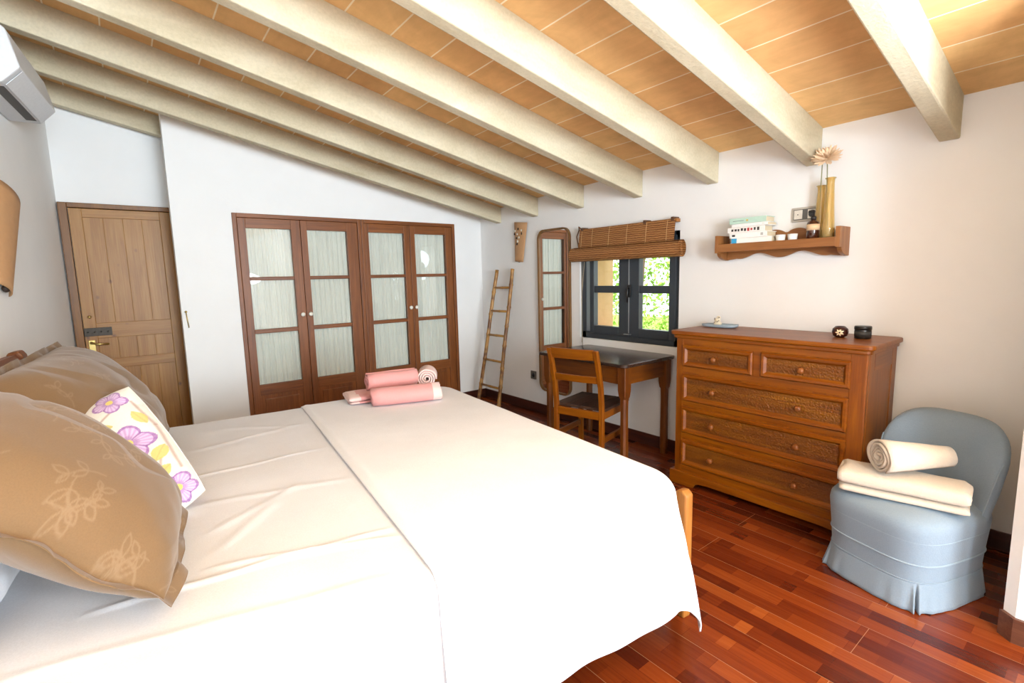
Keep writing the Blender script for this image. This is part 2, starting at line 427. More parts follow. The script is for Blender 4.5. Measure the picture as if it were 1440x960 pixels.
# ------------------------------------------------------------------ window
win = thing('window_1', 'small dark grey four-pane casement window behind the desk', 'window', (XR + .02, 0, 0), 0, kind='structure')
mb = MB()
fx = (.0, .055)
for a, b in (((0, WY1 - .062, WZ0), (.055, WY1, WZ1)), ((0, WY0, WZ0), (.055, WY0 + .05, WZ1)), ((0, WY0, WZ0), (.055, WY1, WZ0 + .06)), ((0, WY0, WZ1 - .05), (.055, WY1, WZ1))):
    mb.cbox(a, b, .004)
mb.build('window_frame', DARKGREY, win)
def sash(y0, y1, gy0, gy1):
    m = MB(); z0, z1 = WZ0 + .045, WZ1 - .03
    gz0, gz1 = .922, 1.56
    x0, x1 = -.012, .043
    m.cbox((x0, y0, z0), (x1, gy0, z1), .004); m.cbox((x0, gy1, z0), (x1, y1, z1), .004)
    m.cbox((x0, gy0, z0), (x1, gy1, gz0), .004); m.cbox((x0, gy0, gz1), (x1, gy1, z1), .004)
    m.cbox((x0 + .008, gy0, 1.203), (x1 - .008, gy1, 1.262), .004)
    s = m.build('sash', DARKGREY, win)
    for a, b in ((gz0, 1.203), (1.262, gz1)):
        MB().box((.014, gy0, a), (.018, gy1, b)).build('pane', GLASS, s)
    return s
s1 = sash(2.562, 2.985, 2.665, 2.938)
s2 = sash(2.135, 2.556, 2.190, 2.464)
mb = MB().cbox((-.03, 2.535, 1.17), (-.012, 2.565, 1.27), .004).tube([(-.03, 2.55, 1.24), (-.045, 2.55, 1.235), (-.045, 2.55, 1.13)], .008, 8)
mb.build('window_handle', BLACKP, win)
mb = MB().box((-.018, 2.556, .88), (-.012, 2.562, 1.6)).box((-.03, 2.535, .868), (-.012, 2.60, .874))
mb.build('window_bolt', plain('zinc', '#c5c8ca', .35, .8), win)

# ------------------------------------------------------------------ pine door in the recess
DYF = 4.93
door = thing('door_1', 'knotty pine panelled door in the left recess', 'door', (0, DYF, 0), 0, kind='structure')
mb = MB()
mb.cbox((-.292, -.01, 0), (-.242, .046, 1.975), .004); mb.cbox((-.242, -.01, 1.94), (.40, .046, 1.975), .004); mb.cbox((.39, -.01, 0), (.44, .046, 1.975), .004)
mb.each('door_frame', W('pinedark', 'z'), door)
lx0, lx1 = -.238, .385
mb = MB()
mb.cbox((lx0, 0, .01), (lx0 + .075, .035, 1.936), .003); mb.cbox((lx1 - .075, 0, .01), (lx1, .035, 1.936), .003)
mb.each('stile', W('pine', 'z'), door)
mb = MB()
for a, b in ((1.872, 1.936), (.965, 1.081), (.725, .80), (.01, .14)):
    mb.cbox((lx0 + .074, .002, a), (lx1 - .074, .035, b), .003)
mb.each('rail', W('pine', 'x'), door)
for a, b in ((1.081, 1.872), (.80, .965), (.14, .725)):
    mb = MB(); nb = 4; w = (lx1 - lx0 - .15) / nb
    for k in range(nb):
        mb.cbox((lx0 + .075 + k * w, .014, a - .01), (lx0 + .075 + (k + 1) * w, .03, b + .01), .002)
    mb.build('panel', W('pine', 'z'), door)
mb = MB().cbox((lx0 + .0, -.006, .985), (lx0 + .165, .003, 1.048), .002)
for k in range(4): mb.lathe([(.006, -.010), (.006, -.005)], 8, (lx0 + .02 + k * .04, 0, 1.016), 'y')
mb.build('lock_plate', IRON, door)
mb = MB().lathe([(0, -.03), (.01, -.026), (.012, -.018), (.005, -.010), (.005, 0)], 12, (-.235 + .04, 0, 1.132), 'y')
mb.build('door_knob', BRASS, door)
mb = MB().cbox((-.222, -.008, .86), (-.182, .001, .955), .003).lathe([(.011, -.03), (.011, -.006)], 10, (-.202, 0, .935), 'y').tube([(-.202, -.03, .935), (-.17, -.035, .925), (-.10, -.035, .92)], .008, 8)
mb.build('door_handle', BRASS, door)

# ------------------------------------------------------------------ glazed wardrobes
def curtain_fn(x0, x1, z0, z1, seed):
    rnd = random.Random(seed); ph = [rnd.uniform(0, 6) for _ in range(4)]
    def fn(i, j):
        x = x0 + (x1 - x0) * i; z = z0 + (z1 - z0) * j
        sp = 1 - .5 * (1 - j)
        y = .050 + .0042 * sin(x * 150 + ph[0] + sp) + .003 * sin(x * 83 + ph[1] + .6 * sin(z * 3 + ph[2])) + .0028 * sin(x * 290 + ph[3])
        return (x, y, z)
    return fn
CURT = cloth('sheer_voile', '#dfdfd6', 300, bk=.05)
KNOB = CERAM
def wardrobe(name, label, x0, x1, doors):
    t = thing(name, label, 'wardrobe', ((x0 + x1) / 2, YB, 0), 0, 'built-in wardrobes')
    cx = (x0 + x1) / 2
    mb = MB(); zt = WZT
    f = .032
    mb.cbox((x0 - cx, -.012, 0), (x0 + f - cx, .30, zt), .004); mb.cbox((x1 - f - cx, -.012, 0), (x1 - cx, .30, zt), .004)
    mb.each('side_frame', W('walnut', 'z'), t)
    MB().cbox((x0 - cx + f, -.012, zt - .034), (x1 - f - cx, .30, zt), .004).build('head_frame', W('walnut', 'x'), t)
    MB().box((x0 - cx + f, .29, 0), (x1 - f - cx, .30, zt - .034)).box((x0 - cx + f, 0, 0), (x1 - f - cx, .29, .05)).build('carcass', W('walnut', 'z'), t)
    for k, (dx0, dx1, gx0, gx1, kx) in enumerate(doors):
        d0, d1, g0, g1 = dx0 - cx, dx1 - cx, gx0 - cx, gx1 - cx
        ya, yb = -.004, .028
        zt2 = zt - .036; ztg = 1.806; zbg = .49
        m = MB()
        m.cbox((d0, ya, .055), (g0, yb, zt2), .003); m.cbox((g1, ya, .055), (d1, yb, zt2), .003)
        m.cbox((g0, ya, ztg), (g1, yb, zt2), .003, 1)
        m.cbox((g0, ya, .40), (g1, yb, zbg), .003, 1)
        m.cbox((g0, ya, .055), (g1, yb, .12), .003, 1)
        for a, b in ((1.376, 1.406), (.93, .965)): m.cbox((g0, ya + .002, a), (g1, yb, b), .005, 1)
        dr = m.build('door', [W('walnut', 'z'), W('walnut', 'x')], t)
        m = MB(); m.cbox((g0, .008, .12), (g1, .022, .40), .002)
        m.cbox((g0 + .035, .0, .155), (g1 - .035, .018, .365), .008)
        gm = (g0 + g1) / 2; m.box((gm - .002, -.001, .155), (gm + .002, .002, .365))
        m.build('lower_panel', W('walnut', 'z'), dr)
        for a, b in ((zbg, .93), (.965, 1.376), (1.406, ztg)):
            MB().box((g0, .012, a), (g1, .015, b)).build('pane', GLASS, dr)
        MB().grid(curtain_fn(g0 - .01, g1 + .01, zbg - .03, ztg + .04, k + (0 if x0 < 1 else 2)), 120, 14).build('curtain', CURT, dr, fixn=False)
        MB().lathe([(.006, 0), (.006, -.012), (.017, -.018), (.019, -.028), (.012, -.036), (0, -.037)], 16, (kx - cx, ya, 1.072), 'y').build('knob', KNOB, dr)
    return t
wardrobe('wardrobe', 'left walnut wardrobe unit with two glazed curtained doors, nearer the pine door', WX0, 1.832, [(.803, 1.288, .862, 1.212, 1.252), (1.292, 1.797, 1.345, 1.697, 1.318)])
wardrobe('wardrobe', 'right walnut wardrobe unit with two glazed curtained doors, nearer the room corner', 1.834, WX1, [(1.869, 2.330, 1.905, 2.270, 2.300), (2.334, 2.821, 2.388, 2.742, 2.362)])
mb = MB().lathe([(.005, 0), (.005, -.012), (.009, -.016), (0, -.02)], 10, (0, 0, 0), 'y').tube([(0, -.012, -.002), (.004, -.012, -.06), (.010, -.008, -.125)], .004, 6)
solo(mb, 'wall_hook', 'tiny wall hook with a hanging cord beside the pine door', 'hook', BRASS, loc=(.39, YB, 1.148))

# ------------------------------------------------------------------ air conditioner
ac_l = .72
ac = thing('air_conditioner', 'white split air conditioner high on the left wall', 'air conditioner', (wlx(4.0) + .003, 4.0, 2.285), -math.atan(.0963))
prof = [(0, 0), (.135, 0), (.205, .075), (.172, .235), (.13, .27), (0, .27)]
mb = MB().prism(prof, lambda a, b, d: (a, d, b), -ac_l, 0)
mb.build('housing', WHITEP, ac, bevel=.008)
mb = MB().prism([(.085, -.002), (.128, -.002), (.128, .01), (.085, .01)], lambda a, b, d: (a, d, b), -ac_l + .07, -.07)
mb.build('air_outlet', BLACKP, ac)
mb = MB().prism([(.140, .001), (.2035, .069), (.2045, .068), (.142, -.001)], lambda a, b, d: (a, d, b), -ac_l + .04, -.04)
mb.build('louver', WHITEP, ac)

# ------------------------------------------------------------------ wall sconces of curved bark
BARK = plain('tan_bark', '#b98d62', .7, bumpk=.25, bscale=30)
BARKD = plain('dark_seed', '#2a1a10', .6)
def sconce(name, label, M, w0, w1, h, holes=True):
    """curved sheet in local (x across, z up, y out of the wall)"""
    t = thing(name, label, 'wall ornament', (0, 0, 0)); t.matrix_world = M
    def fn(side):
        def f(i, j):
            w = w0 + (w1 - w0) * j
            a = (i - .5) * 1.7
            x = w / 2 * sin(a) / sin(.85); y = .012 + (cos(a) - cos(.85)) * w * .45 + side * .006
            return (x, y, h * (j - .5))
        return f
    m = MB().grid(fn(0), 13, 16); m.grid(fn(1), 13, 16)
    n = 13 * 16
    rim = []
    for i in range(12): rim += [(i * 16, (i + 1) * 16, n + (i + 1) * 16, n + i * 16), (i * 16 + 15, (i + 1) * 16 + 15, n + (i + 1) * 16 + 15, n + i * 16 + 15)]
    for j in range(15): rim += [(j, j + 1, n + j + 1, n + j), (12 * 16 + j, 12 * 16 + j + 1, n + 12 * 16 + j + 1, n + 12 * 16 + j)]
    m.add([], [], 0); m.f += rim; m.m += [0] * len(rim); m.sm += [False] * len(rim)
    m.build('shade', BARK, t)
    if holes:
        rnd = random.Random(3); m = MB(); m2 = MB()
        for k, (a, b) in enumerate([(-.25, .30), (-.02, .33), (.28, .28), (-.28, .22), (.05, .2), (.35, .2), (-.1, .12), (.12, .1), (0, .02), (.06, -.05)]):
            w = w0 + (w1 - w0) * (b + .5)
            x = a * w; y = .012 + .45 * w * (math.sqrt(max(1 - (x / (w / 2) * sin(.85)) ** 2, 0)) - cos(.85)) + .008
            (m if k % 2 else m2).sphere((x, y, b * h), (.009 + .006 * rnd.random(), .003, .009 + .006 * rnd.random()), 10, 6)
        m.each('dark_bead', BARKD, t); m2.each('shell_bead', CERAM, t)
    MB().sphere((-.01, .02, -h / 2 + .012), (.02, .016, .018), 10, 8).build('tip', BARKD, t)
    MB().tube([(0, -.004, h * .36), (0, .012 + (1 - cos(.85)) * w1 * .45, h * .36)], .004, 8).build('nail', IRON, t)
    return t
# right one: on the window wall, leaning a little
def wallM(x, y, z, yaw, roll): return Matrix.Translation((x, y, z)) @ Matrix.Rotation(yaw, 4, 'Z') @ Matrix.Rotation(roll, 4, 'Y')
sconce('bark_ornament', 'small tan curved bark ornament with beads on the wall above the ladder', wallM(XR, 3.90, 1.695, PI / 2, -.10), .125, .20, .385)
sconce('bark_ornament', 'tan curved bark ornament cut by the left photo edge above the headboard', wallM(wlx(3.50), 3.50, 1.59, -PI / 2 - .096, -.42), .16, .36, .52, False)

# ------------------------------------------------------------------ bamboo ladder
BAMB = wood('bamboo', '#7a4e20', '#a87838', '#c79a55', 'z', .4, wear='#6b431f')
lad = thing('bamboo_ladder', 'brown bamboo ladder leaning in the corner beside the wardrobes', 'ladder', (2.95, 4.14, 0))
pl = [Vector((-.02, .215, .012)), Vector((.205, .115, 1.43))]
pr = [Vector((-.02, -.14, .012)), Vector((.205, -.15, 1.435))]
def pole(a, b, seed):
    rnd = random.Random(seed); pts = []; rs = []
    t = 0; 
    while t < 1:
        n = min(t + rnd.uniform(.13, .2), 1)
        for s, k in ((t + .001, 1.0), (t + .012, 1.18), (t + .024, .98), (n - .014, .95)):
            if s <= 1: pts.append(a.lerp(b, s) + Vector((0, .004 * sin(s * 9 + seed), 0))); rs.append(.0195 * k)
        t = n
    pts.append(b); rs.append(.019)
    return MB().tube(pts, rs, 12)
pole(pl[0], pl[1], 1).build('rail', BAMB, lad); pole(pr[0], pr[1], 4).build('rail', BAMB, lad)
BAMBY = wood('bamboo_rung', '#7a4e20', '#a87838', '#c79a55', 'y', .4)
for z in (.22, .49, .752, 1.003, 1.245):
    tt = (z - .012) / 1.42
    a, b = pl[0].lerp(pl[1], tt), pr[0].lerp(pr[1], tt)
    MB().tube([a, a.lerp(b, .45), a.lerp(b, .5), a.lerp(b, .55), b], [.012, .012, .0145, .012, .012], 10).build('rung', BAMBY, lad)

# ------------------------------------------------------------------ tall mirror
MY0, MY1, MZ0, MZ1 = 3.198, 3.627, .24, 1.785
mir = thing('wall_mirror', 'tall narrow wood-framed mirror with rounded corners left of the window', 'mirror', (XR, (MY0 + MY1) / 2, MZ0))
def rrect(w, h, r, n=8):
    pts = []
    for cx, cy, a0 in ((w / 2 - r, h - r, 0), (-w / 2 + r, h - r, PI / 2), (-w / 2 + r, r, PI), (w / 2 - r, r, 1.5 * PI)):
        for k in range(n + 1):
            a = a0 + PI / 2 * k / n; pts.append((cx + r * cos(a), cy + r * sin(a)))
    return pts
w_, h_ = MY1 - MY0, MZ1 - MZ0
o_, i_ = rrect(w_, h_, .085), rrect(w_ - .034, h_ - .034, .07)
i_ = [(a, b + .017) for a, b in i_]
n = len(o_); mb = MB()
vs = [(-.028, a, b) for a, b in o_] + [(-.002, a, b) for a, b in o_] + [(-.024, a, b) for a, b in i_] + [(-.008, a, b) for a, b in i_]
fs = []
for k in range(n):
    q = (k + 1) % n
    fs += [(k, q, n + q, n + k), (k, q, 2 * n + q, 2 * n + k), (2 * n + k, 2 * n + q, 3 * n + q, 3 * n + k), (n + k, n + q, 3 * n + q, 3 * n + k)]
mb.add(vs, fs); mb.build('mirror_frame', W('mirrorw', 'z'), mir)
mb = MB().prism(i_, lambda a, b, d: (d, a, b), -.012, -.008)
mm, nt, b, L = newmat('mirror_glass'); b.inputs['Metallic'].default_value = 1; b.inputs['Roughness'].default_value = .01; b.inputs['Base Color'].default_value = (.93, .95, .94, 1)
mb.build('mirror_glass', mm, mir)

# ------------------------------------------------------------------ writing table
tab = thing('writing_desk', 'dark-topped wooden writing desk under the window', 'desk', (2.9, 2.545, 0))
TX0, TX1, TY0, TY1 = -.305, .285, -.445, .445
TOPM = wood('dark_worn_top', '#1c110c', '#301e16', '#463128', 'y', .22, wear='#3c2a21')
def rr2(x0, x1, y0, y1, r, n=5):
    pts = []
    for cx, cy, a0 in ((x1 - r, y1 - r, 0), (x0 + r, y1 - r, PI / 2), (x0 + r, y0 + r, PI), (x1 - r, y0 + r, 1.5 * PI)):
        for k in range(n + 1):
            a = a0 + PI / 2 * k / n; pts.append((cx + r * cos(a), cy + r * sin(a)))
    return pts
MB().prism(rr2(TX0, TX1, TY0, TY1, .04), lambda a, b, d: (a, b, d), .729, .753).build('tabletop', TOPM, tab, bevel=.005)
mb = MB()
mb.box((TX0 + .055, TY0 + .06, .60), (TX0 + .078, TY1 - .06, .729)); mb.box((TX1 - .06, TY0 + .06, .60), (TX1 - .037, TY1 - .06, .729))
mb.each('apron', W('table', 'y'), tab, bevel=.003)
mb = MB().box((TX0 + .06, TY0 + .05, .60), (TX1 - .04, TY0 + .073, .729)).box((TX0 + .06, TY1 - .073, .60), (TX1 - .04, TY1 - .05, .729))
mb.each('end_apron', W('table', 'x'), tab, bevel=.003)
def sqtaper(m, cx, cy, prof):
    vs = []
    for r, z, ch in prof:
        c = r * ch
        for a, b in ((r, r - c), (r - c, r), (-r + c, r), (-r, r - c), (-r, -r + c), (-r + c, -r), (r - c, -r), (r, -r + c)):
            vs.append((cx + a, cy + b, z))
    fs = []
    for i in range(len(prof) - 1):
        for k in range(8): fs.append((i * 8 + k, i * 8 + (k + 1) % 8, (i + 1) * 8 + (k + 1) % 8, (i + 1) * 8 + k))
    fs += [list(range(8))[::-1], [(len(prof) - 1) * 8 + k for k in range(8)]]
    return m.add(vs, fs)
for sx, sy in ((TX0 + .075, TY0 + .065), (TX0 + .075, TY1 - .065), (TX1 - .05, TY0 + .065), (TX1 - .05, TY1 - .065)):
    m = MB()
    sqtaper(m, sx, sy, [(.022, 0, .5), (.026, .06, .5), (.024, .40, .5), (.026, .50, .5), (.028, .515, .12), (.033, .56, .10), (.034, .729, .10)])
    m.build('leg', W('table', 'z'), tab)

# ------------------------------------------------------------------ wooden chair at the desk
ch = thing('wooden_chair', 'plain honey-brown wooden chair pushed up to the desk', 'chair', (2.435, 2.39, 0), math.radians(14))
# local: x forward, y left
cw, cd = .40, .40
WZ_, WX_, WY_ = W('chairw', 'z'), W('chairw', 'x'), W('chairw', 'y')
for sy in (-1, 1):
    y = sy * (cw / 2 - .018); m = MB()
    sec = [(-.012, 0), (0, .20), (.004, .44), (-.012, .60), (-.05, .75), (-.082, .86)]
    vs = []
    for x, z in sec:
        vs += [(x, y - .016, z), (x + .034, y - .016, z), (x + .034, y + .016, z), (x, y + .016, z)]
    fs = [(0, 3, 2, 1), tuple(len(vs) - 4 + k for k in range(4))]
    for i in range(len(sec) - 1):
        for k in range(4): fs.append((i * 4 + k, i * 4 + (k + 1) % 4, (i + 1) * 4 + (k + 1) % 4, (i + 1) * 4 + k))
    m.add(vs, fs).build('leg', WZ_, ch, bevel=.005)
for sy in (-1, 1):
    y = sy * (cw / 2 - .02)
    MB().cbox((.35, y - .016, 0), (.384, y + .016, .425), .004).build('leg', WZ_, ch)
def backrail(z0, z1, off, name):
    m = MB(); 
    def xat(z): return .004 + (-.012 - .004) * (z - .44) / .16 if z < .6 else (-.012 - .038 * (z - .6) / .15 if z < .75 else -.05 - .032 * (z - .75) / .11)
    def fn(i, j):
        pass
    N = 9; vs = []
    for k in range(N):
        y = -cw / 2 + .034 + (cw - .068) * k / (N - 1); c = -.012 * (1 - (2 * k / (N - 1) - 1) ** 2)
        for z, dx in ((z0, .006), (z0, .026), (z1, .026), (z1, .006)):
            vs.append((xat(z) + dx + c, y, z))
    fs = [(0, 1, 2, 3), tuple((N - 1) * 4 + k for k in (3, 2, 1, 0))]
    for i in range(N - 1):
        for k in range(4): fs.append((i * 4 + k, i * 4 + (k + 1) % 4, (i + 1) * 4 + (k + 1) % 4, (i + 1) * 4 + k))
    m.add(vs, fs); m.build(name, WY_, ch, bevel=.004)
backrail(.79, .865, 0, 'top_rail'); backrail(.625, .675, 0, 'cross_rail')
SEATD = wood('worn_dark_seat', '#2a1a14', '#3c281e', '#52392c', 'x', .4)
m = MB(); nb = 4
for k in range(nb):
    y0 = -cw / 2 + .0 + k * cw / nb; m.cbox((.036, y0 + .001, .425), (.42, y0 + cw / nb - .001, .446), .004)
m.build('seat', SEATD, ch)
m = MB().cbox((.006, -cw / 2 + .034, .37), (.03, cw / 2 - .034, .425), .003); m.cbox((.355, -cw / 2 + .036, .37), (.378, cw / 2 - .036, .425), .003)
m.each('seat_rail', WY_, ch)
m = MB()
for sy in (-1, 1): m.cbox((.034, sy * (cw / 2 - .02) - .01, .37), (.35, sy * (cw / 2 - .02) + .01, .425), .003)
m.each('side_rail', WX_, ch)
for sy in (-1, 1):
    MB().cbox((.03, sy * (cw / 2 - .02) - .01, .20), (.352, sy * (cw / 2 - .02) + .01, .24), .004).build('stretcher', W('table', 'x'), ch)

# ------------------------------------------------------------------ bamboo blind
BLD = None
def blind_mat():
    m, nt, b, L = newmat('bamboo_slats')
    v = coords(nt, (1, 1, 1))
    w = node(nt, 'ShaderNodeTexWave', wave_type='BANDS', bands_direction='Z'); w.inputs['Scale'].default_value = 20; w.inputs['Distortion'].default_value = 2.5; w.inputs['Detail'].default_value = 2; w.inputs['Detail Scale'].default_value = 1.5
    L.new(v, w.inputs['Vector'])
    n = noise_tex(nt, coords(nt, (1, .05, 1)), 90, 4, .6)
    mx = mixc(nt, .5, w.outputs['Color'], n)
    c = ramp(nt, mx, [(.2, hexc('#64381a')), (.5, hexc('#8f5b2e')), (.8, hexc('#b3834e'))])
    L.new(c, b.inputs['Base Color']); b.inputs['Roughness'].default_value = .6; bump(nt, b, w.outputs['Fac'], .5, .004)
    return m
BLD = blind_mat()
bl = thing('bamboo_blind', 'half-raised bamboo roman blind over the window', 'blind', (3.12, 2.56, 1.5))
m = MB(); m.cbox((.02, -.468, .215), (.07, .475, .24), .004); m.build('headrail', W('orange', 'y'), bl)
def bp(i, j): 
    z = .235 - .20 * i; return (.016 - .03 * i * (1 - .2 * i) + .0015 * sin(z * 700), -.462 + .932 * j, z)
m = MB().grid(bp, 60, 12); m2 = MB().grid(lambda i, j: tuple(Vector(bp(i, j)) + Vector((.005, 0, 0))), 60, 12)
m.add(m2.v, m2.f, 0, True); m.build('slat_panel', BLD, bl, fixn=False)
m = MB()
for yy in (-.40, -.22, -.04, .14, .32, .44):
    m.tube([Vector(bp(i / 8, (yy + .462) / .932)) + Vector((-.002, 0, 0)) for i in range(9)], .0018, 5)
m.each('stitching', plain('blind_thread', '#c9a06c', .8), bl)
m = MB(); pts = []
for k in range(90):
    a = k / 89 * 2 * PI * 3.2 ; r = .014 + .042 * k / 89
    pts.append((r * cos(a) * .9, r * sin(a) * 1.15))
n = len(pts); vs = [(-.03 + a, -.55, .025 + b) for a, b in pts] + [(-.03 + a, .52, .025 + b) for a, b in pts]
m.add(vs, [(k, k + 1, n + k + 1, n + k) for k in range(n - 1)], 0, True)
m.add([(-.03 + .05 * .9 * cos(k * PI / 12), -.54, .025 + .05 * 1.15 * sin(k * PI / 12)) for k in range(24)] + [(-.03 + .05 * .9 * cos(k * PI / 12), .51, .025 + .05 * 1.15 * sin(k * PI / 12)) for k in range(24)], [list(range(24)), list(range(24, 48))])
m.build('rolled_slats', BLD, bl, fixn=False)
CORD = plain('blind_cord', '#9a8a72', .8)
m = MB(); m.tube([(.03, .385, .22), (.0, .40, .0), (-.035, .405, -.35), (-.03, .40, -.745)], .0028, 6)
m.tube([(.05, .478, .2), (.06, .49, -.3), (.062, .495, -.735)], .0022, 6)
m.each('pull_cord', CORD, bl)
m = MB()
for y in (.44, -.2, -.44): m.cbox((.01, y - .012, .225), (.078, y + .012, .252), .003)
m.each('bracket', plain('brown_metal', '#5a3a24', .5), bl)
m = MB()
m.tube([(.03, .46, .24), (.01, .475, .262), (.03, .49, .24), (.0, .49, .18), (.02, .48, .06)], .006, 6)
m.build('tied_cord', plain('brown_cord', '#5a3a24', .8), bl)

# ------------------------------------------------------------------ chest of drawers
HX, HY, HZ = W('honey', 'x'), W('honey', 'y'), W('honey', 'z')
PANELM = wood('hammered_panel', gain('#623a10', .5), gain('#8c571c', .5), gain('#b07a32', .5), 'y', .45)
nt = PANELM.node_tree; bsd = nt.nodes['Principled BSDF']
vor = node(nt, 'ShaderNodeTexVoronoi'); vor.inputs['Scale'].default_value = 110
nt.links.new(coords(nt), vor.inputs['Vector']); bump(nt, bsd, vor.outputs['Distance'], .5, .006)
che = thing('chest_of_drawers', 'honey-brown wooden chest of five drawers right of the desk', 'chest of drawers', (2.97, 1.3, 0))
FX = -.225       # front plane (world x 2.745)
BX = .212
Y0, Y1 = -.52, .51
m = MB(); m.prism(rr2(-.25, BX + .008, -.548, .552, .035, 4), lambda a, b, d: (a, b, d), .972, .997); m.build('top', W('honey', 'y'), che, bevel=.007)
m = MB(); m.prism(rr2(-.236, BX, -.535, .538, .03, 4), lambda a, b, d: (a, b, d), .950, .9735); m.build('top_moulding', HY, che, bevel=.006)
m = MB(); m.box((FX + .004, Y0 + .004, .08), (BX, Y1 - .004, .952)); m.build('carcass', HZ, che)
m = MB()
m.cbox((FX, Y0, .075), (FX + .03, Y0 + .075, .955), .006); m.cbox((FX, Y1 - .05, .075), (FX + .03, Y1, .955), .006)
m.each('front_stile', HZ, che)
m = MB(); zs = [(.915, .955), (.735, .772), (.525, .552), (.312, .342), (.08, .128)]
for a, b in zs: m.cbox((FX + .001, Y0 + .07, a), (FX + .03, Y1 - .045, b), .003)
m.cbox((FX + .001, -.018, .77), (FX + .03, .022, .92), .003)
m.each('front_rail', HY, che)
# plinth with bracket feet
def foot(y0, y1): 
    return
PX = FX - .018
poly = [(Y0 - .02, 0), (Y0 + .06, 0), (Y0 + .075, .03), (Y0 + .11, .042), (Y1 - .16, .042), (Y1 - .13, .03), (Y1 - .115, 0), (Y1 + .025, 0), (Y1 + .025, .085), (Y0 - .02, .085)]
poly = [(Y0 - .02, 0), (Y0 + .055, 0), (Y0 + .07, .022), (Y0 + .10, .036), (Y0 + .16, .042), (Y1 - .24, .042), (Y1 - .18, .036), (Y1 - .155, .024), (Y1 - .14, 0), (Y1 + .025, 0), (Y1 + .025, .085), (Y0 - .02, .085)]
m = MB(); m.prism(poly, lambda a, b, d: (d, a, b), PX, PX + .022); m.build('plinth', HY, che, bevel=.003)
for yy in (Y0 - .02, Y1 + .003):
    m = MB(); m.prism([(PX + .022, 0), (PX + .11, 0), (PX + .14, .035), (BX - .12, .035), (BX - .1, 0), (BX, 0), (BX, .085), (PX + .022, .085)], lambda a, b, d: (a, d, b), yy, yy + .022); m.build('side_plinth', HX, che, bevel=.003)
# side panels
for ys, sg in ((Y0, -1), (Y1, 1)):
    m = MB()
    yo = ys if sg < 0 else ys - .012
    m.cbox((FX + .03, yo, .085), (FX + .10, yo + .012, .95), .003); m.cbox((BX - .07, yo, .085), (BX, yo + .012, .95), .003)
    m.each('side_stile', HZ, che)
    m = MB(); m.cbox((FX + .10, yo, .86), (BX - .07, yo + .012, .95), .003); m.cbox((FX + .10, yo, .085), (BX - .07, yo + .012, .17), .003)
    m.each('side_rail', HX, che)
def drawer(y0, y1, z0, z1, knobs):
    d = MB()
    t = .018
    # raised moulded frame with mitred, sloping faces
    o = [(y0, z0), (y1, z0), (y1, z1), (y0, z1)]
    def inset(k): return [(y0 + k, z0 + k), (y1 - k, z0 + k), (y1 - k, z1 - k), (y0 + k, z1 - k)]
    rings = [(0, FX + .01), (0, FX - .006), (.006, FX - .014), (.018, FX - .013), (.026, FX - .004), (.032, FX + .002)]
    vs = []
    for k, x in rings: vs += [(x, a, b) for a, b in inset(k)]
    fs = []
    for i in range(len(rings) - 1):
        for k in range(4): fs.append((i * 4 + k, i * 4 + (k + 1) % 4, (i + 1) * 4 + (k + 1) % 4, (i + 1) * 4 + k))
    d.add(vs, fs)
    ob = d.build('drawer', HY, che)
    k = .030
    MB().box((FX - .001, y0 + k, z0 + k), (FX + .008, y1 - k, z1 - k)).build('drawer_panel', PANELM, ob)
    for ky in knobs:
        MB().lathe([(.009, FX), (.009, FX - .008), (.012, FX - .012), (.018, FX - .022), (.017, FX - .032), (.010, FX - .037), (0, FX - .037)], 16, (0, ky, (z0 + z1) / 2 - .004), 'x').build('knob', W('walnut', 'x'), ob)
    return ob
cy = che.location.y
drawer(1.325 - cy, 1.762 - cy, .777, .907, [1.55 - cy])
drawer(.847 - cy, 1.278 - cy, .777, .912, [1.066 - cy])
for z0, z1 in ((.556, .727), (.348, .516), (.136, .300)):
    drawer(.850 - cy, 1.762 - cy, z0, z1, [1.552 - cy, 1.07 - cy])

# things on the chest
zt = .997
tr = thing('trinket_tray', 'small blue-grey dish at the left end of the chest top', 'tray', (3.06, 1.70, zt))
m = MB()
def trf(i, j):
    a = 2 * PI * i; 
    R = [0, .6, .92, 1.0, .98, .9, .58, 0][j]; z = [.006, .006, .010, .020, .021, .013, .0105, .0105][j] - (.006 if j < 3 else 0)
    c, s = cos(a), sin(a); q = (abs(c) ** 4 + abs(s) ** 4) ** -.25
    return (.055 * R * c * q, .115 * R * s * q, z)
for j in (0,): pass
N = 32; vs = []; fs = []
for j in range(8):
    for i in range(N): vs.append(trf(i / N, j))
for j in range(7):
    for i in range(N): fs.append((j * N + i, j * N + (i + 1) % N, (j + 1) * N + (i + 1) % N, (j + 1) * N + i))
m.add(vs, fs, 0, True); m.build('dish', plain('blue_glaze', '#9fb0bd', .25), tr)
fg = thing('figurine', 'small cream shell ornament sitting in the blue-grey dish', 'figurine', (3.06, 1.715, zt + .0105))
m = MB().sphere((0, 0, .014), (.022, .026, .014)).sphere((0, .004, .034), (.017, .02, .016)).sphere((0, -.004, .052), (.012, .014, .012))
m.build('body', plain('cream_resin', '#e6d9c0', .6, bumpk=.6, bscale=90), fg)
m = MB()
for k in range(6): a = k * 1.05; m.sphere((-.016 + .004 * cos(a), .018 * cos(a * 1.7), .02 + .007 * k), .0042, 8, 6)
m.each('spot', plain('taupe', '#8f8272', .7), fg)
cd_ = thing('candle_ball', 'dark round candle holder with a pale star on the chest', 'candle holder', (2.99, .985, zt))
m = MB().lathe([(.018, 0), (.032, .008), (.038, .028), (.035, .045), (.022, .058), (.018, .056), (.016, .05), (0, .05)], 24); m.build('bowl', plain('dark_coconut', '#3a1a14', .25), cd_)
m = MB()
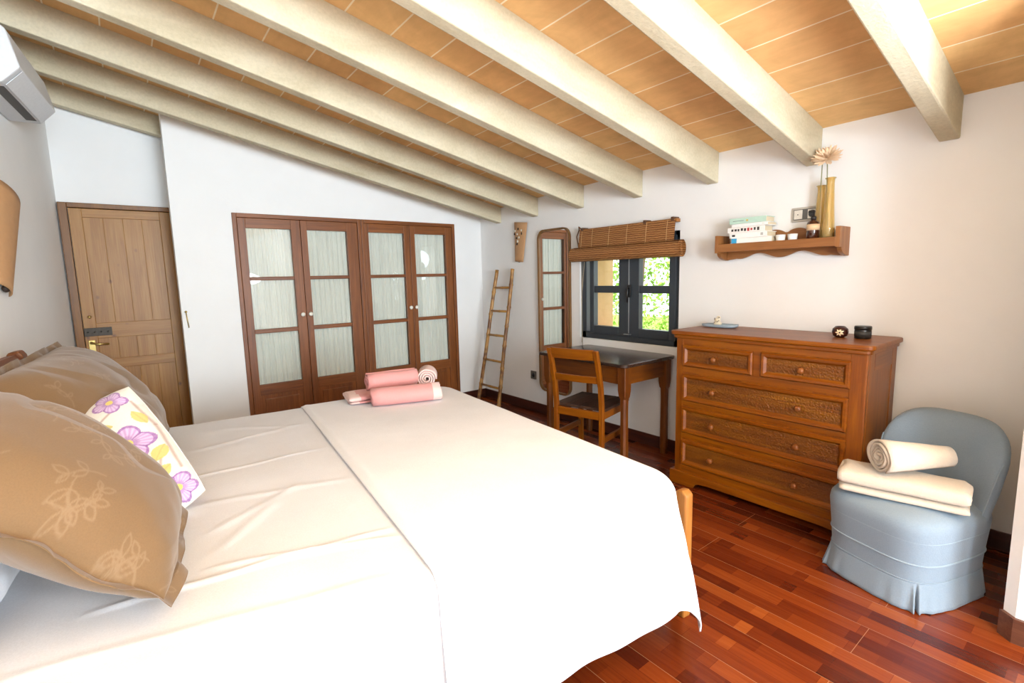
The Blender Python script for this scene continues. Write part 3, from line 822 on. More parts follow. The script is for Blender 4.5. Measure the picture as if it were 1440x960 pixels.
for k in range(7):
    a = 2 * PI * k / 7; d = Vector((0, cos(a), sin(a))); p = Vector((0, -sin(a), cos(a)))
    def onb(y, z):
        rr = .0385; x = -math.sqrt(max(rr * rr - y * y - (z * 1.15) ** 2, 0)); return Vector((x - .0012, y, z + .028))
    q = [d * .004 - p * .002, d * .012 - p * .0045, d * .021, d * .012 + p * .0045, d * .004 + p * .002]
    m.add([onb(v.y, v.z) for v in q], [(0, 1, 2, 3, 4)])
m.xf(Matrix.Translation((0, 0, 0)) @ Matrix.Rotation(.25, 4, 'Z')); m.build('star', plain('bone_inlay', '#e8cfa8', .5), cd_, fixn=False)
tn = thing('candle_tin', 'black cylindrical candle tin beside the round candle holder', 'tin', (3.0, .885, zt))
m = MB().lathe([(.035, 0), (.037, .003), (.037, .045), (.036, .047), (.0385, .048), (.0385, .062), (.036, .065), (.030, .065), (0, .063)], 28); m.build('body', plain('black_tin', '#24221f', .3, .4), tn)
m = MB().lathe([(.0374, .012), (.0374, .038)], 28); m.build('paper_label', plain('label_black', '#2f2c28', .6), tn)

# ------------------------------------------------------------------ wall shelf and what stands on it
SH = W('shelfw', 'y'); SHZ = W('shelfw', 'z')
she = thing('wall_shelf', 'small carved wooden wall shelf above the chest', 'shelf', (XR, 1.39, 1.48))
m = MB().cbox((-.14, -.335, .012), (-.004, .335, .045), .004).cbox((-.15, -.335, .0), (-.14, .335, .05), .004); m.build('board', SH, she)
for sy in (-1, 1):
    y = sy * .345
    pts = [(-.150, -.005), (-.150, .105), (-.004, .105), (-.004, -.05), (-.02, -.052)]
    for k in range(9):
        a = k / 8 * PI / 2; pts.append((-.02 - .10 * sin(a), -.05 + .045 * (1 - cos(a))))
    m = MB().prism(pts, lambda a, b, d: (a, d, b), y - .011, y + .011); m.build('side_bracket', SHZ, she, bevel=.003)
m = MB(); top = []
for k in range(81):
    y = -.333 + .666 * k / 80; q = abs(y + .025)
    lobe = .05 + .073 * math.sqrt(max(0, 1 - ((q - .066) / .082) ** 2))
    if q < .066: lobe = max(lobe, .103)
    top.append((y, lobe if q < .148 else .05))
poly = [(-.333, .03)] + [(.333, .03)] + top[::-1]
m.prism(poly, lambda a, b, d: (d, a, b), -.016, -.003); m.build('scalloped_back', SH, she)
m = MB(); bot = []
for k in range(61):
    s = k / 60; y = -.333 + .666 * s; e = abs(y) / .333
    z = -.028 - .016 * cos(y * PI / .125) * (1 if e < .8 else 1) - (.03 * max(0, (e - .82) / .18))
    bot.append((y, z))
m.prism(bot + [(.333, .02), (-.333, .02)], lambda a, b, d: (d, a, b), -.034, -.018); m.build('scalloped_apron', SH, she)
# books, a lying stack with spines towards the room
zb_ = 1.525
books = [('white', '#f0eee8', .036, .245, .115, 1.535, 'bottom white book of the stack on the shelf, blue band on its spine', '#3aa0cf'),
         ('white', '#f3f2ee', .032, .235, .118, 1.540, 'plain white book second from the bottom of the shelf stack', '#b9b9b4'),
         ('pict', '#efece6', .034, .230, .112, 1.545, 'white book with black and red spine printing in the middle of the stack', '#b83a3a'),
         ('thin', '#f4f3f0', .020, .225, .116, 1.545, 'thin white paperback just under the green book', '#d8d6d0'),
         ('teal', '#b9d6c6', .034, .225, .118, 1.548, 'pale green book on top of the shelf stack', '#d9b545')]
PAPER = plain('book_pages', '#e3d3b4', .8, bumpk=.2, bscale=200)
for k, (nm, colr, th, ln, dp, yc, lab, acc) in enumerate(books):
    t = thing('book', lab, 'book', (3.125, yc + .012 * ((k * 7) % 3 - 1), zb_), (.03, -.02, .015, -.03, .02)[k], 'stacked books on the wall shelf')
    cm = plain('cover_%d' % k, colr, .45)
    m = MB().box((-dp / 2, -ln / 2, 0), (dp / 2, ln / 2, .003)).box((-dp / 2, -ln / 2, th - .003), (dp / 2, ln / 2, th)).cbox((-dp / 2 - .002, -ln / 2, 0), (-dp / 2 + .003, ln / 2, th), .002)
    m.build('cover', cm, t)
    MB().box((-dp / 2 + .004, -ln / 2 + .004, .003), (dp / 2 - .004, ln / 2 - .004, th - .003)).build('pages', PAPER, t)
    m = MB(); fxm = -dp / 2 - .0025
    am = plain('spine_print_%d' % k, acc, .5); bk = plain('spine_black_%d' % k, '#3a3634', .5)
    if k == 0: m.box((fxm, ln / 2 - .035, .001), (fxm + .002, ln / 2 - .002, th - .001))
    elif k == 2:
        rnd = random.Random(5)
        for q in range(9):
            y = .085 - q * .02; m.box((fxm, y - .006 - .004 * rnd.random(), .007 + .004 * rnd.random()), (fxm + .001, y + .005, th - .007 - .004 * rnd.random()), 1 if q not in (5, 6) else 0)
    elif k == 4: m.box((fxm, -.005, .012), (fxm + .001, .006, th - .012)); m.box((fxm, .02, .016), (fxm + .001, .09, .018), 1)
    else: m.box((fxm, -.095, .008), (fxm + .001, -.08, th - .008)); m.box((fxm, .08, .010), (fxm + .001, .1, th - .010), 1)
    (m.each if k in (1, 3) else m.build)('spine_print', [am, bk], t)
    zb_ += th + .0005
FROST = plain('white_glass', '#f2f2ef', .15)
for k, (y, lab) in enumerate(((1.365, 'left white tealight cup on the shelf, beside the books'), (1.298, 'right white tealight cup on the shelf, nearer the brown bottle'))):
    t = thing('tealight_cup', lab, 'tealight', (3.11, y, 1.525), 0, 'white tealight cups on the shelf')
    MB().lathe([(.021, 0), (.023, .004), (.027, .04), (.0255, .04), (.022, .012), (0, .010)], 20).build('cup', FROST, t)
    MB().lathe([(.019, .012), (.021, .028), (.0, .029)], 16).build('wax', plain('wax_%d' % k, '#fbfaf4', .4), t)
AMB, nt, b, L = newmat('amber_glass'); b.inputs['Base Color'].default_value = hexc('#4a2210'); b.inputs['Roughness'].default_value = .08; b.inputs['Transmission Weight'].default_value = .35; b.inputs['Coat Weight'].default_value = .5
bt = thing('pump_bottle', 'brown glass pump bottle with cream label on the shelf', 'bottle', (3.095, 1.185, 1.525))
MB().lathe([(.030, 0), (.032, .003), (.032, .085), (.026, .098), (.013, .104), (.013, .112), (0, .112)], 24).build('bottle', AMB, bt)
MB().lathe([(.0325, .05), (.0325, .083)], 24).build('label', plain('cream_label', '#e3c39a', .7), bt)
m = MB().lathe([(.014, .108), (.014, .126), (.006, .128), (.004, .15), (.008, .151), (.008, .158), (0, .158)], 14).tube([(0, 0, .155), (-.03, .012, .155), (-.034, .014, .148)], .0035, 6); m.build('pump', BLACKP, bt)
VG, nt, b, L = newmat('gold_tinted_glass'); b.inputs['Base Color'].default_value = hexc('#f3d893'); b.inputs['Roughness'].default_value = .06; b.inputs['Transmission Weight'].default_value = .75; b.inputs['IOR'].default_value = 1.3; b.inputs['Coat Weight'].default_value = .4
def vase(lab, x, y, h):
    t = thing('bottle_vase', lab, 'vase', (x, y, 1.525), 0, 'amber glass vases on the shelf')
    MB().lathe([(.030, 0), (.033, .004), (.031, .06), (.024, .18), (.0195, h - .03), (.021, h - .008), (.0265, h - .004), (.0265, h), (.0185, h), (.0165, h - .03), (.021, .18), (.028, .06), (.029, .010), (0, .010)], 24).build('body', VG, t)
    return t
vase('taller amber glass vase at the right end of the shelf', 3.105, 1.113, .325)
vase('shorter amber glass vase behind the brown bottle', 3.145, 1.170, .295)
STEM = plain('dry_stem', '#8f9068', .7); PETAL = plain('peach_petal', '#f0d3b2', .8)
def flower(lab, base, head, R, tilt, seed):
    t = thing('dried_flower', lab, 'flower', base)
    hd = Vector(head) - Vector(base)
    MB().tube([(0, 0, 0), hd * .5 + Vector((0, .004, 0)), hd], .0025, 6).build('stem', STEM, t)
    rnd = random.Random(seed); m = MB()
    Mx = Matrix.Translation(hd) @ Matrix.Rotation(tilt[0], 4, 'X') @ Matrix.Rotation(tilt[1], 4, 'Y')
    for ring, (n, el, ln) in enumerate(((16, .12, 1.0), (14, .45, .92), (11, .85, .72), (7, 1.2, .5))):
        for k in range(n):
            a = 2 * PI * (k + .5 * ring) / n + rnd.uniform(-.1, .1); l = R * ln * rnd.uniform(.85, 1.1); w = l * .135
            d = Vector((cos(a) * cos(el), sin(a) * cos(el), sin(el))); p = Vector((-sin(a), cos(a), 0)); up = d.cross(p) * -1
            sec = [(.05, .4), (.4, 1), (.75, .9), (1, .15)]
            vs = []
            for s, ww in sec:
                c = d * (l * s) + up * (-.10 * l * s * s)
                vs += [c - p * w * ww + up * .002, c - up * .0015, c + p * w * ww + up * .002]
            fs = []
            for i in range(3):
                fs += [(i * 3, i * 3 + 1, i * 3 + 4, i * 3 + 3), (i * 3 + 1, i * 3 + 2, i * 3 + 5, i * 3 + 4)]
            m.add([Mx @ v for v in vs], fs, 0, True)
    m.build('petals', PETAL, t, fixn=False)
    MB().sphere(hd, (.008, .008, .007), 10, 6).build('flower_centre', plain('flower_core_%d' % seed, '#c98f5e', .8), t)
flower('peach dried dahlia standing in the taller amber vase', (3.105, 1.113, 1.545), (3.085, 1.128, 1.955), .078, (.30, -.85), 1)
flower('smaller peach bloom leaning over from the shorter amber vase', (3.145, 1.170, 1.545), (3.115, 1.163, 1.962), .060, (-.25, -.8), 2)

# ------------------------------------------------------------------ sockets
BEIGE = plain('greige_plastic', '#b7b1a6', .4); LIGHTP = plain('cream_plastic', '#e4dfd5', .4)
sk = thing('switch_plate', 'grey double switch and socket plate above the wall shelf', 'switch', (XR, 1.265, 1.678))
MB().cbox((-.011, -.078, -.042), (0, .078, .042), .005).build('plate', BEIGE, sk)
MB().box((-.0125, -.066, -.030), (-.010, .066, .030)).build('inner_frame', plain('dark_frame', '#5b5955', .4), sk)
m = MB().cbox((-.0165, .016, -.026), (-.012, .062, .026), .002); m.build('switch_rocker', LIGHTP, sk)
MB().lathe([(.003, -.018), (.003, -.016)], 8, (0, .04, 0), 'x').build('indicator', BLACKP, sk)
m = MB().cbox((-.0145, -.062, -.026), (-.012, -.012, .026), .002); m.build('socket_cover', LIGHTP, sk)
m = MB().lathe([(.021, -.0155), (.021, -.0145)], 18, (0, -.037, 0), 'x'); m.build('socket_hole', plain('socket_grey', '#4b4b4b', .5), sk)
sk = thing('wall_socket', 'small dark grey socket low on the wall left of the mirror', 'socket', (XR, 3.74, .37))
MB().cbox((-.010, -.04, -.042), (0, .04, .042), .004).build('plate', plain('socket_plate', '#6b665f', .4), sk)
MB().lathe([(.022, -.011), (.022, -.0095)], 16, (0, 0, 0), 'x').build('socket_hole', BLACKP, sk)

# ------------------------------------------------------------------ blue slipper chair
BLUE = cloth('blue_grey_upholstery', '#8292a1', 200, bk=.2)
PIPE = cloth('piping', '#8c9dab', 300)
bc = thing('slipper_chair', 'blue-grey skirted slipper chair in the right corner', 'chair', (2.626, .560, 0), math.radians(72))
def sup(a, hw, yf, ybk, p=3.8):
    c, s = cos(a), sin(a)
    x = hw * math.copysign(abs(c) ** (2 / p), c)
    y = (yf if s > 0 else ybk) * math.copysign(abs(s) ** (2 / p), s)
    return x, y
def ringf(k, z, n=64): return [(sup(2 * PI * i / n, .232 * k, .272 * k, .235 * k) + (z,)) for i in range(n)]
lv = [(.925, .02), (.935, .11), (.955, .19), (.985, .285), (1.0, .325), (.985, .352), (.93, .372), (.75, .388), (.45, .396), (.15, .398)]
vs = []; fs = []; N = 64
for k, z in lv: vs += ringf(k, z, N)
for i in range(len(lv) - 1):
    for j in range(N): fs.append((i * N + j, i * N + (j + 1) % N, (i + 1) * N + (j + 1) % N, (i + 1) * N + j))
fs += [list(range(N))[::-1], [(len(lv) - 1) * N + j for j in range(N)]]
MB().add(vs, fs, 0, True).build('seat', BLUE, bc)
for k, z in ((.968, .288), (.950, .192), (.935, .118)):
    r = ringf(k * 1.006, z, 80); MB().tube(r + [r[0]], .0042 if z > .15 else .003, 6, cap=False).build('piping', PIPE if z > .15 else BLUE, bc)
# skirt with kick pleats at the front corners
def skf(i, j):
    a = 2 * PI * i; z = .116 * (1 - j) + .004
    k = .938 + .07 * j
    x, y = sup(a, .232 * k, .272 * k, .235 * k)
    w = 0
    for ac_ in (math.radians(47), math.radians(133)):
        d = (a - ac_ + PI) % (2 * PI) - PI
        w += -.035 * j * math.exp(-(d / .022) ** 2) + .014 * j * math.exp(-((abs(d) - .06) / .035) ** 2)
    w += .0015 * j * sin(a * 17) + .001 * j * sin(a * 31 + 1)
    l = math.hypot(x, y); return (x * (1 + w / l), y * (1 + w / l), z)
MB().grid(skf, 400, 10, cu=True).build('skirt', BLUE, bc, fixn=False).modifiers.new('s', 'SOLIDIFY').thickness = -.004
# back
def backf(side):
    def fn(i, j):
        a = 2 * i - 1; b = j
        top = .46 + .255 * max(1 - abs(a) ** 3.6, 0) ** (1 / 2.5)
        z0 = .13
        z = z0 + b * (top - z0)
        hw = .200 + .055 * (z - .13) / .55
        x = a * hw - .010
        lean = -.195 - .075 * max(0, (z - .30)) / .4
        y = lean + .13 * abs(a) ** 2.4 * (1.0 - .35 * b)
        th = .048 * max(1 - abs(a) ** 8, 0) ** .5 * max(1 - b ** 10, 0) ** .5 * (1.0 if b > .001 else 0.6)
        if side > 0: y += th * (1 + .35 * cos(a * 1.4) * sin(PI * min(1, max(0, (z - .3) / .42))))
        else: y -= th
        return (x, y, z)
    return fn
m = MB().grid(backf(1), 41, 33); m.grid(backf(-1), 41, 33); m.build('backrest', BLUE, bc)
pts = [Vector(backf(1)(1 - .03, j / 20)) + Vector((0, .003, 0)) for j in range(7, 20)]
MB().tube(pts, .003, 6).build('piping', PIPE, bc)
pts = [Vector(backf(1)(.03, j / 20)) + Vector((0, .003, 0)) for j in range(7, 20)]
MB().tube(pts, .003, 6).build('piping', PIPE, bc)

# ------------------------------------------------------------------ towels
def spiral(m, r0, r1, turns, L, th, n=110, sq=1.0, wob=0, seed=0, mi=0, taper=0):
    """rolled towel, axis along local x, resting at z=0"""
    rnd = random.Random(seed); ph = rnd.uniform(0, 6)
    vs = []
    for k in range(n):
        s = k / (n - 1); a = turns * 2 * PI * s + ph; r = r0 + (r1 - r0) * s
        for e in (0, 1):
            rr = r - th * .5 * (1 - 2 * e) * .68
            vs.append((a, rr))
    NX = 9
    V = []; 
    for ix in range(NX):
        x = L * ix / (NX - 1)
        kx = 1 - taper * ix / (NX - 1)
        for q, (a, rr) in enumerate(vs):
            k = q // 2; s = k / (n - 1)
            dx = (.004 * sin(a * 1.3 + seed) + .002 * sin(a * 2.9)) * (1 if ix in (0, NX - 1) else .2)
            wv = 1 + wob * noise.noise(Vector((x * 9, cos(a) * 1.4, sin(a) * 1.4 + seed)))
            V.append((x + dx, rr * cos(a) * wv * kx, (r1 * sq + rr * sin(a) * sq * wv * kx)))
    M = 2 * n; F = []
    for ix in range(NX - 1):
        for k in range(n - 1):
            for e in (0, 1):
                p = ix * M + 2 * k + e; F.append((p, p + 2, p + M + 2, p + M))
    for ix in (0, NX - 1):
        for k in range(n - 1):
            p = ix * M + 2 * k; F.append((p, p + 1, p + 3, p + 2))
    for k in (0, n - 1):
        for ix in range(NX - 1):
            p = ix * M + 2 * k; F.append((p, p + 1, p + 1 + M, p + M))
    m.add(V, F, mi, True)
    return m
def folded(L, Wd, hgt, layers, seed=0, mi=0, soft=.012, low=.34):
    """folded towel: a flattened bolster of layers, seams on the front long side; x along length, y depth, z up from 0"""
    m = MB()
    hs = [hgt / layers] * layers if layers != 2 else [hgt * low, hgt * (1 - low)]
    for l in range(layers):
        lh = hs[l]; z0 = sum(hs[:l])
        ins = .006 * ((l * 5 + seed) % 3); 
        def fn(i, j, l=l, ins=ins, lh=lh, z0=z0):
            a = 2 * PI * j; p = 3.4
            c, s = cos(a), sin(a)
            y = (Wd / 2 - ins) * math.copysign(abs(c) ** (2 / p), c); z = (lh / 2 * 1.05) * math.copysign(abs(s) ** (2 / p), s)
            e = abs(2 * i - 1); k = 1 - .35 * max(0, (e - .93) / .07) ** 2
            x = (i - .5) * (L - ins * 1.5)
            nn = noise.noise(Vector((x * 7 + seed, y * 7, l * 3))) 
            return (x + .006 * sin(y * 40 + l), y, z0 + lh * .5 + z * k + nn * soft * .6 * (l + .5) / layers)
        o = len(m.v); NU = 26; NV = 36
        m.grid(fn, NU, NV, mi, True, cv=True)
        m.add([m.v[o + j] for j in range(NV)], [list(range(NV))], mi); m.add([m.v[o + (NU - 1) * NV + j] for j in range(NV)], [list(range(NV))], mi)
    return m
BEIGET = cloth('beige_terry', '#cdbfae', 320, bk=.6)
ct, st_ = cos(math.radians(66)), sin(math.radians(66))
def bcw(x, y, z): return (2.665 + ct * x - st_ * y, .535 + st_ * x + ct * y, z)
m = folded(.44, .20, .10, 2, 2)
solo(m, 'towel', 'beige folded towel lying across the blue chair seat', 'towel', BEIGET, group='beige towels on the blue chair', loc=(2.515, .565, .396), rot=(0, 0, math.radians(-79)))
m = spiral(MB(), .010, .072, 4.4, .28, .0140, 150, 1.0, .04, 3, taper=.42)
solo(m, 'towel', 'beige rolled towel resting on the folded one', 'towel', BEIGET, group='beige towels on the blue chair', loc=(2.44, .635, .500), rot=(0, 0, math.radians(-42)))

# ------------------------------------------------------------------ bed
BR = math.radians(-5.5)
BO = Vector((-.5076, 1.1807, 0))
BLn, BW, BH = 2.0, 1.95, .62
bed = thing('bed', 'wide wooden bed with dark headboard filling the left half of the room', 'bed', BO, BR)
m = MB(); 
m.prism(rr2(.0, BLn, 0, BW, .07, 6), lambda a, b, d: (a, b, d), .34, BH - .012)
m.build('mattress', cloth('mattress_cover', '#e8e8e6', 200), bed, bevel=.03)
m = MB().cbox((.02, .03, .20), (BLn, .06, .34), .005).cbox((.02, BW - .06, .20), (BLn, BW - .03, .34), .005)
m.each('side_rail', W('table', 'x'), bed)
MB().box((.02, .06, .30), (BLn, BW - .06, .335)).build('slat_base', W('table', 'x'), bed)
hb = [(-.115, .0), (-.06, .0), (-.055, .55), (-.05, .95), (-.035, 1.06), (-.05, 1.085), (-.085, 1.08), (-.105, 1.04), (-.115, .9)]
for y in (.0, BW - .09 + .02):
    m = MB().prism(hb, lambda a, b, d: (a, d, b), y, y + .075); m.build('headboard_post', W('walnut', 'z'), bed, bevel=.008)
m = MB().cbox((-.10, .075, .45), (-.065, BW - .07, 1.01), .006); m.build('headboard_panel', W('darkhead', 'y'), bed)
m = MB().prism([(-.11, 1.0), (-.055, 1.0), (-.045, 1.045), (-.06, 1.07), (-.095, 1.065), (-.112, 1.03)], lambda a, b, d: (a, d, b), .075, BW - .07); m.build('headboard_rail', W('walnut', 'y'), bed)
fbx = BLn + .135
for y in (.04, BW - .11):
    pts = [(fbx - .02, 0), (fbx + .03, 0), (fbx + .04, .3)]
    pts = [(0, 0), (.07, 0), (.07, .46), (.062, .50), (.045, .522), (.02, .526), (0, .51)]
    m = MB().prism(pts, lambda a, b, d: (d, y + a, b), fbx, fbx + .045); m.build('footboard_post', W('orange', 'z'), bed, bevel=.008)
m = MB().cbox((fbx + .008, .10, .22), (fbx + .035, BW - .10, .45), .005); m.build('footboard_panel', W('orange', 'y'), bed)

def drape_fn(u0, u1, v0, v1, h, rr, flare=.10, seed=0, lift=0, fold_amp=.005, rc=.12):
    def fn(u, v):
        au, av = min(max(u, u0 + rc), u1 - rc), min(max(v, v0 + rc), v1 - rc)
        du, dv = u - au, v - av
        d0 = math.hypot(du, dv); d = max(0, d0 - rc)
        if d > 0: cu, cv = au + du / d0 * rc, av + dv / d0 * rc; du, dv = du / d0 * d, dv / d0 * d
        else: cu, cv = u, v
        z = h + lift + .004 * noise.noise(Vector((u * 2.1, v * 2.1, seed))) 
        if d < 1e-9: return (cu, cv, z)
        nx, ny = du / d, dv / d
        if d < rr * PI / 2:
            a = d / rr; off = rr * sin(a); dr = rr * (1 - cos(a)); ex = 0
        else:
            ex = d - rr * PI / 2; off = rr + flare * ex; dr = rr + ex * math.sqrt(1 - flare * flare)
        along = u if abs(dv) > abs(du) else v
        wv = fold_amp * min(1, ex / .25) * (sin(along * 13 + seed) + .6 * sin(along * 29 + 1.3 * seed)) 
        return (cu + nx * (off + wv), cv + ny * (off + wv), max(z - dr, .02 + .004 * sin(along * 60)))
    return fn
SHEET = cloth('white_cotton', '#e6e8ee', 260, bk=.06, sheen=.05)
COVER = cloth('white_coverlet', '#eff1f7', 260, bk=.05, sheen=.05)
RRm = .055
base = drape_fn(.0, BLn - .0, 0, BW, BH, RRm, .10, 1.7)
ridges = [((.60, .33), (1.06, .20), .010, .012), ((.35, .28), (1.06, .26), .010, .010), ((.1, 1.02), (1.06, 1.15), .006, .012), ((.55, .80), (1.06, .72), .005, .02), ((.62, .42), (.80, .68), .006, .02), ((.6, .55), (.9, .78), .005, .018), ((.55, 1.45), (1.06, 1.60), .004, .02), ((.70, 1.75), (1.06, 1.55), .004, .02), ((.2, .13), (1.0, .02), .006, .015)]
def seg_d(p, a, b):
    ax, ay = a; bx, by = b; dx, dy = bx - ax, by - ay
    t = max(0, min(1, ((p[0] - ax) * dx + (p[1] - ay) * dy) / (dx * dx + dy * dy)))
    return math.hypot(p[0] - ax - t * dx, p[1] - ay - t * dy), t
def sheet_f(i, j):
    u = .03 + 1.22 * i; v = -.44 + (BW + .44 + .35) * j
    x, y, z = base(u, v)
    for a, b, hh, w in ridges:
        d, t = seg_d((u, v), a, b)
        z += .6 * hh * math.exp(-(d / w) ** 2) * min(1, 6 * t + .3, 6 * (1 - t) + .3)
    z += .005 * noise.noise(Vector((u * 6, v * 3.5, 3))) * (1 if u < 1.0 else .3)
    return (x, y, z)
m = MB().grid(sheet_f, 150, 300)
o = solo(m, 'bed_sheet', 'white creased sheet on the head half of the bed', 'sheet', SHEET, loc=BO, rot=(0, 0, BR), fixn=False)
cov = drape_fn(.0, BLn, 0, BW, BH, RRm + .012, .19, 4.1, .012)
UF = 1.085
def cov_f(i, j):
    u = UF + (BLn + .37 - UF) * i; v = -.445 + (BW + .445 + .38) * j
    x, y, z = cov(u + .035 * (v / BW - .5), v)
    e = u - UF
    if e < .02: z += -.004 * (1 - e / .02)
    return (x, y, z + .003 * math.exp(-((e - .03) / .012) ** 2))
m = MB().grid(cov_f, 190, 320)
o = solo(m, 'coverlet', 'smooth white coverlet over the foot half of the bed', 'bedspread', COVER, loc=BO, rot=(0, 0, BR), fixn=False)
o.modifiers.new('s', 'SOLIDIFY').thickness = .006

# ------------------------------------------------------------------ pillows
def bedp(u, v, z=0):
    return Matrix.Rotation(BR, 4, 'Z') @ Vector((u, v, z)) + BO
def pillow(W_, H_, T, N=120, flange=0, seed=0, k=.07, pat=None, bot=.0, wr=.008, mp=2.4, cr=0):
    """local x across, local y up, local z = thickness"""
    m = MB(); cols = []
    def f(side):
        def fn(i, j):
            a, b = 2 * i - 1, 2 * j - 1
            A, B = a, b
            ft = flange / (W_ / 2) ; fh = flange / (H_ / 2)
            ia, ib = min(abs(a) / (1 - ft), 1), min(abs(b) / (1 - fh), 1)
            th = T / 2 * (max(1 - ia ** mp, 0) ** .62) * (max(1 - ib ** mp, 0) ** .62)
            x = W_ / 2 * a * (1 - k * (1 - b * b)); y = H_ / 2 * b * (1 - k * (1 - a * a))
            q_ = 1 - cr * abs(a * b) ** 3; x *= q_; y *= q_
            e = max(abs(a), abs(b))
            nz = -wr * .55 * max(0, 1 - 5 * abs(noise.noise(Vector((x * 3.2 + seed, y * 7 + x * 2, 9))))) + wr * noise.noise(Vector((x * 6 + seed, y * 6, 1.5))) + wr * .6 * noise.noise(Vector((x * 15 + seed, y * 15, 4))) * (e ** 2)
            wave = .0
            if flange and max(ia, ib) >= 1: wave = .010 * sin(a * 11 + seed) + .010 * sin(b * 9 + 2 * seed)
            sag = -.10 * T * (b * b) 
            return (x, y, side * (th + .0025) + nz * (1 if side > 0 else .6) + wave)
        return fn
    m.grid(f(1), N, N); m.grid(f(-1), N, N)
    n = N * N; rim = []
    for i in range(N - 1):
        rim += [(i * N, (i + 1) * N, n + (i + 1) * N, n + i * N), (i * N + N - 1, (i + 1) * N + N - 1, n + (i + 1) * N + N - 1, n + i * N + N - 1), (i, i + 1, n + i + 1, n + i), ((N - 1) * N + i, (N - 1) * N + i + 1, n + (N - 1) * N + i + 1, n + (N - 1) * N + i)]
    m.f += rim; m.m += [0] * len(rim); m.sm += [True] * len(rim)
    return m
def paint(ob, N, W_, H_, fn):
    me = ob.data; at = me.color_attributes.new('pattern', 'FLOAT_COLOR', 'POINT')
    for idx in range(len(me.vertices)):
        q = idx % (N * N); i, j = q // N, q % N
        a, b = 2 * i / (N - 1) - 1, 2 * j / (N - 1) - 1
        at.data[idx].color = fn(a * W_ / 2, b * H_ / 2, idx < N * N)
def place(ob, bottom_u, v, z, lean, roll=0, H_=.5, yaw=0):
    """stand a pillow: bottom edge at (u, v, z), leaning back towards the headboard by `lean` degrees from horizontal"""
    th = math.radians(lean)
    ex = Vector((0, 1, 0)); ey = Vector((-cos(th), 0, sin(th))); ez = ex.cross(ey)
    Mx = Matrix((ex, ey, ez)).transposed().to_4x4()
    Mx = Matrix.Rotation(math.radians(yaw), 4, 'Z') @ Mx @ Matrix.Rotation(math.radians(roll), 4, 'Z')
    p = bedp(bottom_u, v, z)
    ctr = Matrix.Rotation(BR, 4, 'Z') @ Matrix.Rotation(math.radians(yaw), 4, 'Z') @ (ey * (H_ / 2))
    ob.matrix_world = Matrix.Translation(p + ctr) @ Matrix.Rotation(BR, 4, 'Z') @ Mx
TAN = cloth('tan_satin', '#ad8a5e', 300, bk=.08, vcol=True, rough=.75)
tanc = hexc('#735b40'); tanl = hexc('#8a735a')
# embroidered sprays: list of leaf strokes
def sprays(seed, W_, H_):
    rnd = random.Random(seed); out = []
    for _ in range(40):
        cx, cy, a = rnd.uniform(-W_ / 2, W_ / 2), rnd.uniform(-H_ / 2, H_ / 2), rnd.uniform(0, 6.28)
        L_ = rnd.uniform(.05, .11)
        p = []
        for s in range(6):
            t = s / 5; p.append((cx + L_ * t * cos(a + .7 * t), cy + L_ * t * sin(a + .7 * t)))
        out += list(zip(p[:-1], p[1:]))
        for s in (2, 4):
            for sg in (-1, 1):
                b_ = a + .7 * s / 5 + sg * .75; q = p[s]; ll = rnd.uniform(.022, .038)
                for sd in (-1, 1):
                    lp = [(q[0] + ll * t * cos(b_) - sd * .22 * ll * sin(PI * t) * sin(b_), q[1] + ll * t * sin(b_) + sd * .22 * ll * sin(PI * t) * cos(b_)) for t in (0, .25, .5, .75, 1)]
                    out += list(zip(lp[:-1], lp[1:]))
    return out
def tan_paint(seed, W_, H_):
    S = sprays(seed, W_, H_)
    grid = {}
    for a, b in S:
        for gx in range(int(min(a[0], b[0]) * 20 - 2), int(max(a[0], b[0]) * 20 + 2)):
            for gy in range(int(min(a[1], b[1]) * 20 - 2), int(max(a[1], b[1]) * 20 + 2)): grid.setdefault((gx, gy), []).append((a, b))
    def fn(x, y, front):
        if not front: return tuple(tanc)
        best = 9
        for a, b in grid.get((int(math.floor(x * 20)), int(math.floor(y * 20))), ()):
            best = min(best, seg_d((x, y), a, b)[0])
        k = max(0, 1 - best / .0026)
        k = min(1, k * 1.3) * .5
        return tuple(tanc[i] * (1 - k) + tanl[i] * k for i in range(3)) + (1,)
    return fn
N = 260
W1, H1 = .66, .66
m = pillow(W1, H1, .27, N, .035, 1, .02, wr=.014, cr=.10)
o = solo(m, 'pillow', 'nearest big tan embroidered pillow at the lower left', 'pillow', TAN, group='tan pillows against the headboard', fixn=False)
paint(o, N, W1, H1, tan_paint(2, W1, H1)); place(o, .55, .385, .665, 46, 0, H1)
W1 = 1.05; H1 = .60
m = pillow(W1, H1, .28, N, .025, 5, .03, wr=.014, cr=.04)
o = solo(m, 'pillow', 'farther tan embroidered pillow, behind the floral cushion', 'pillow', TAN, group='tan pillows against the headboard', fixn=False)
paint(o, N, W1, H1, tan_paint(9, W1, H1)); place(o, .47, 1.30, .66, 51, 0, H1)
m = pillow(.62, .40, .12, 60, 0, 3, .05)
o = solo(m, 'pillow', 'white sleeping pillow half hidden behind the nearest tan pillow', 'pillow', SHEET, fixn=False)
place(o, .20, .33, .66, 62, 0, .40)
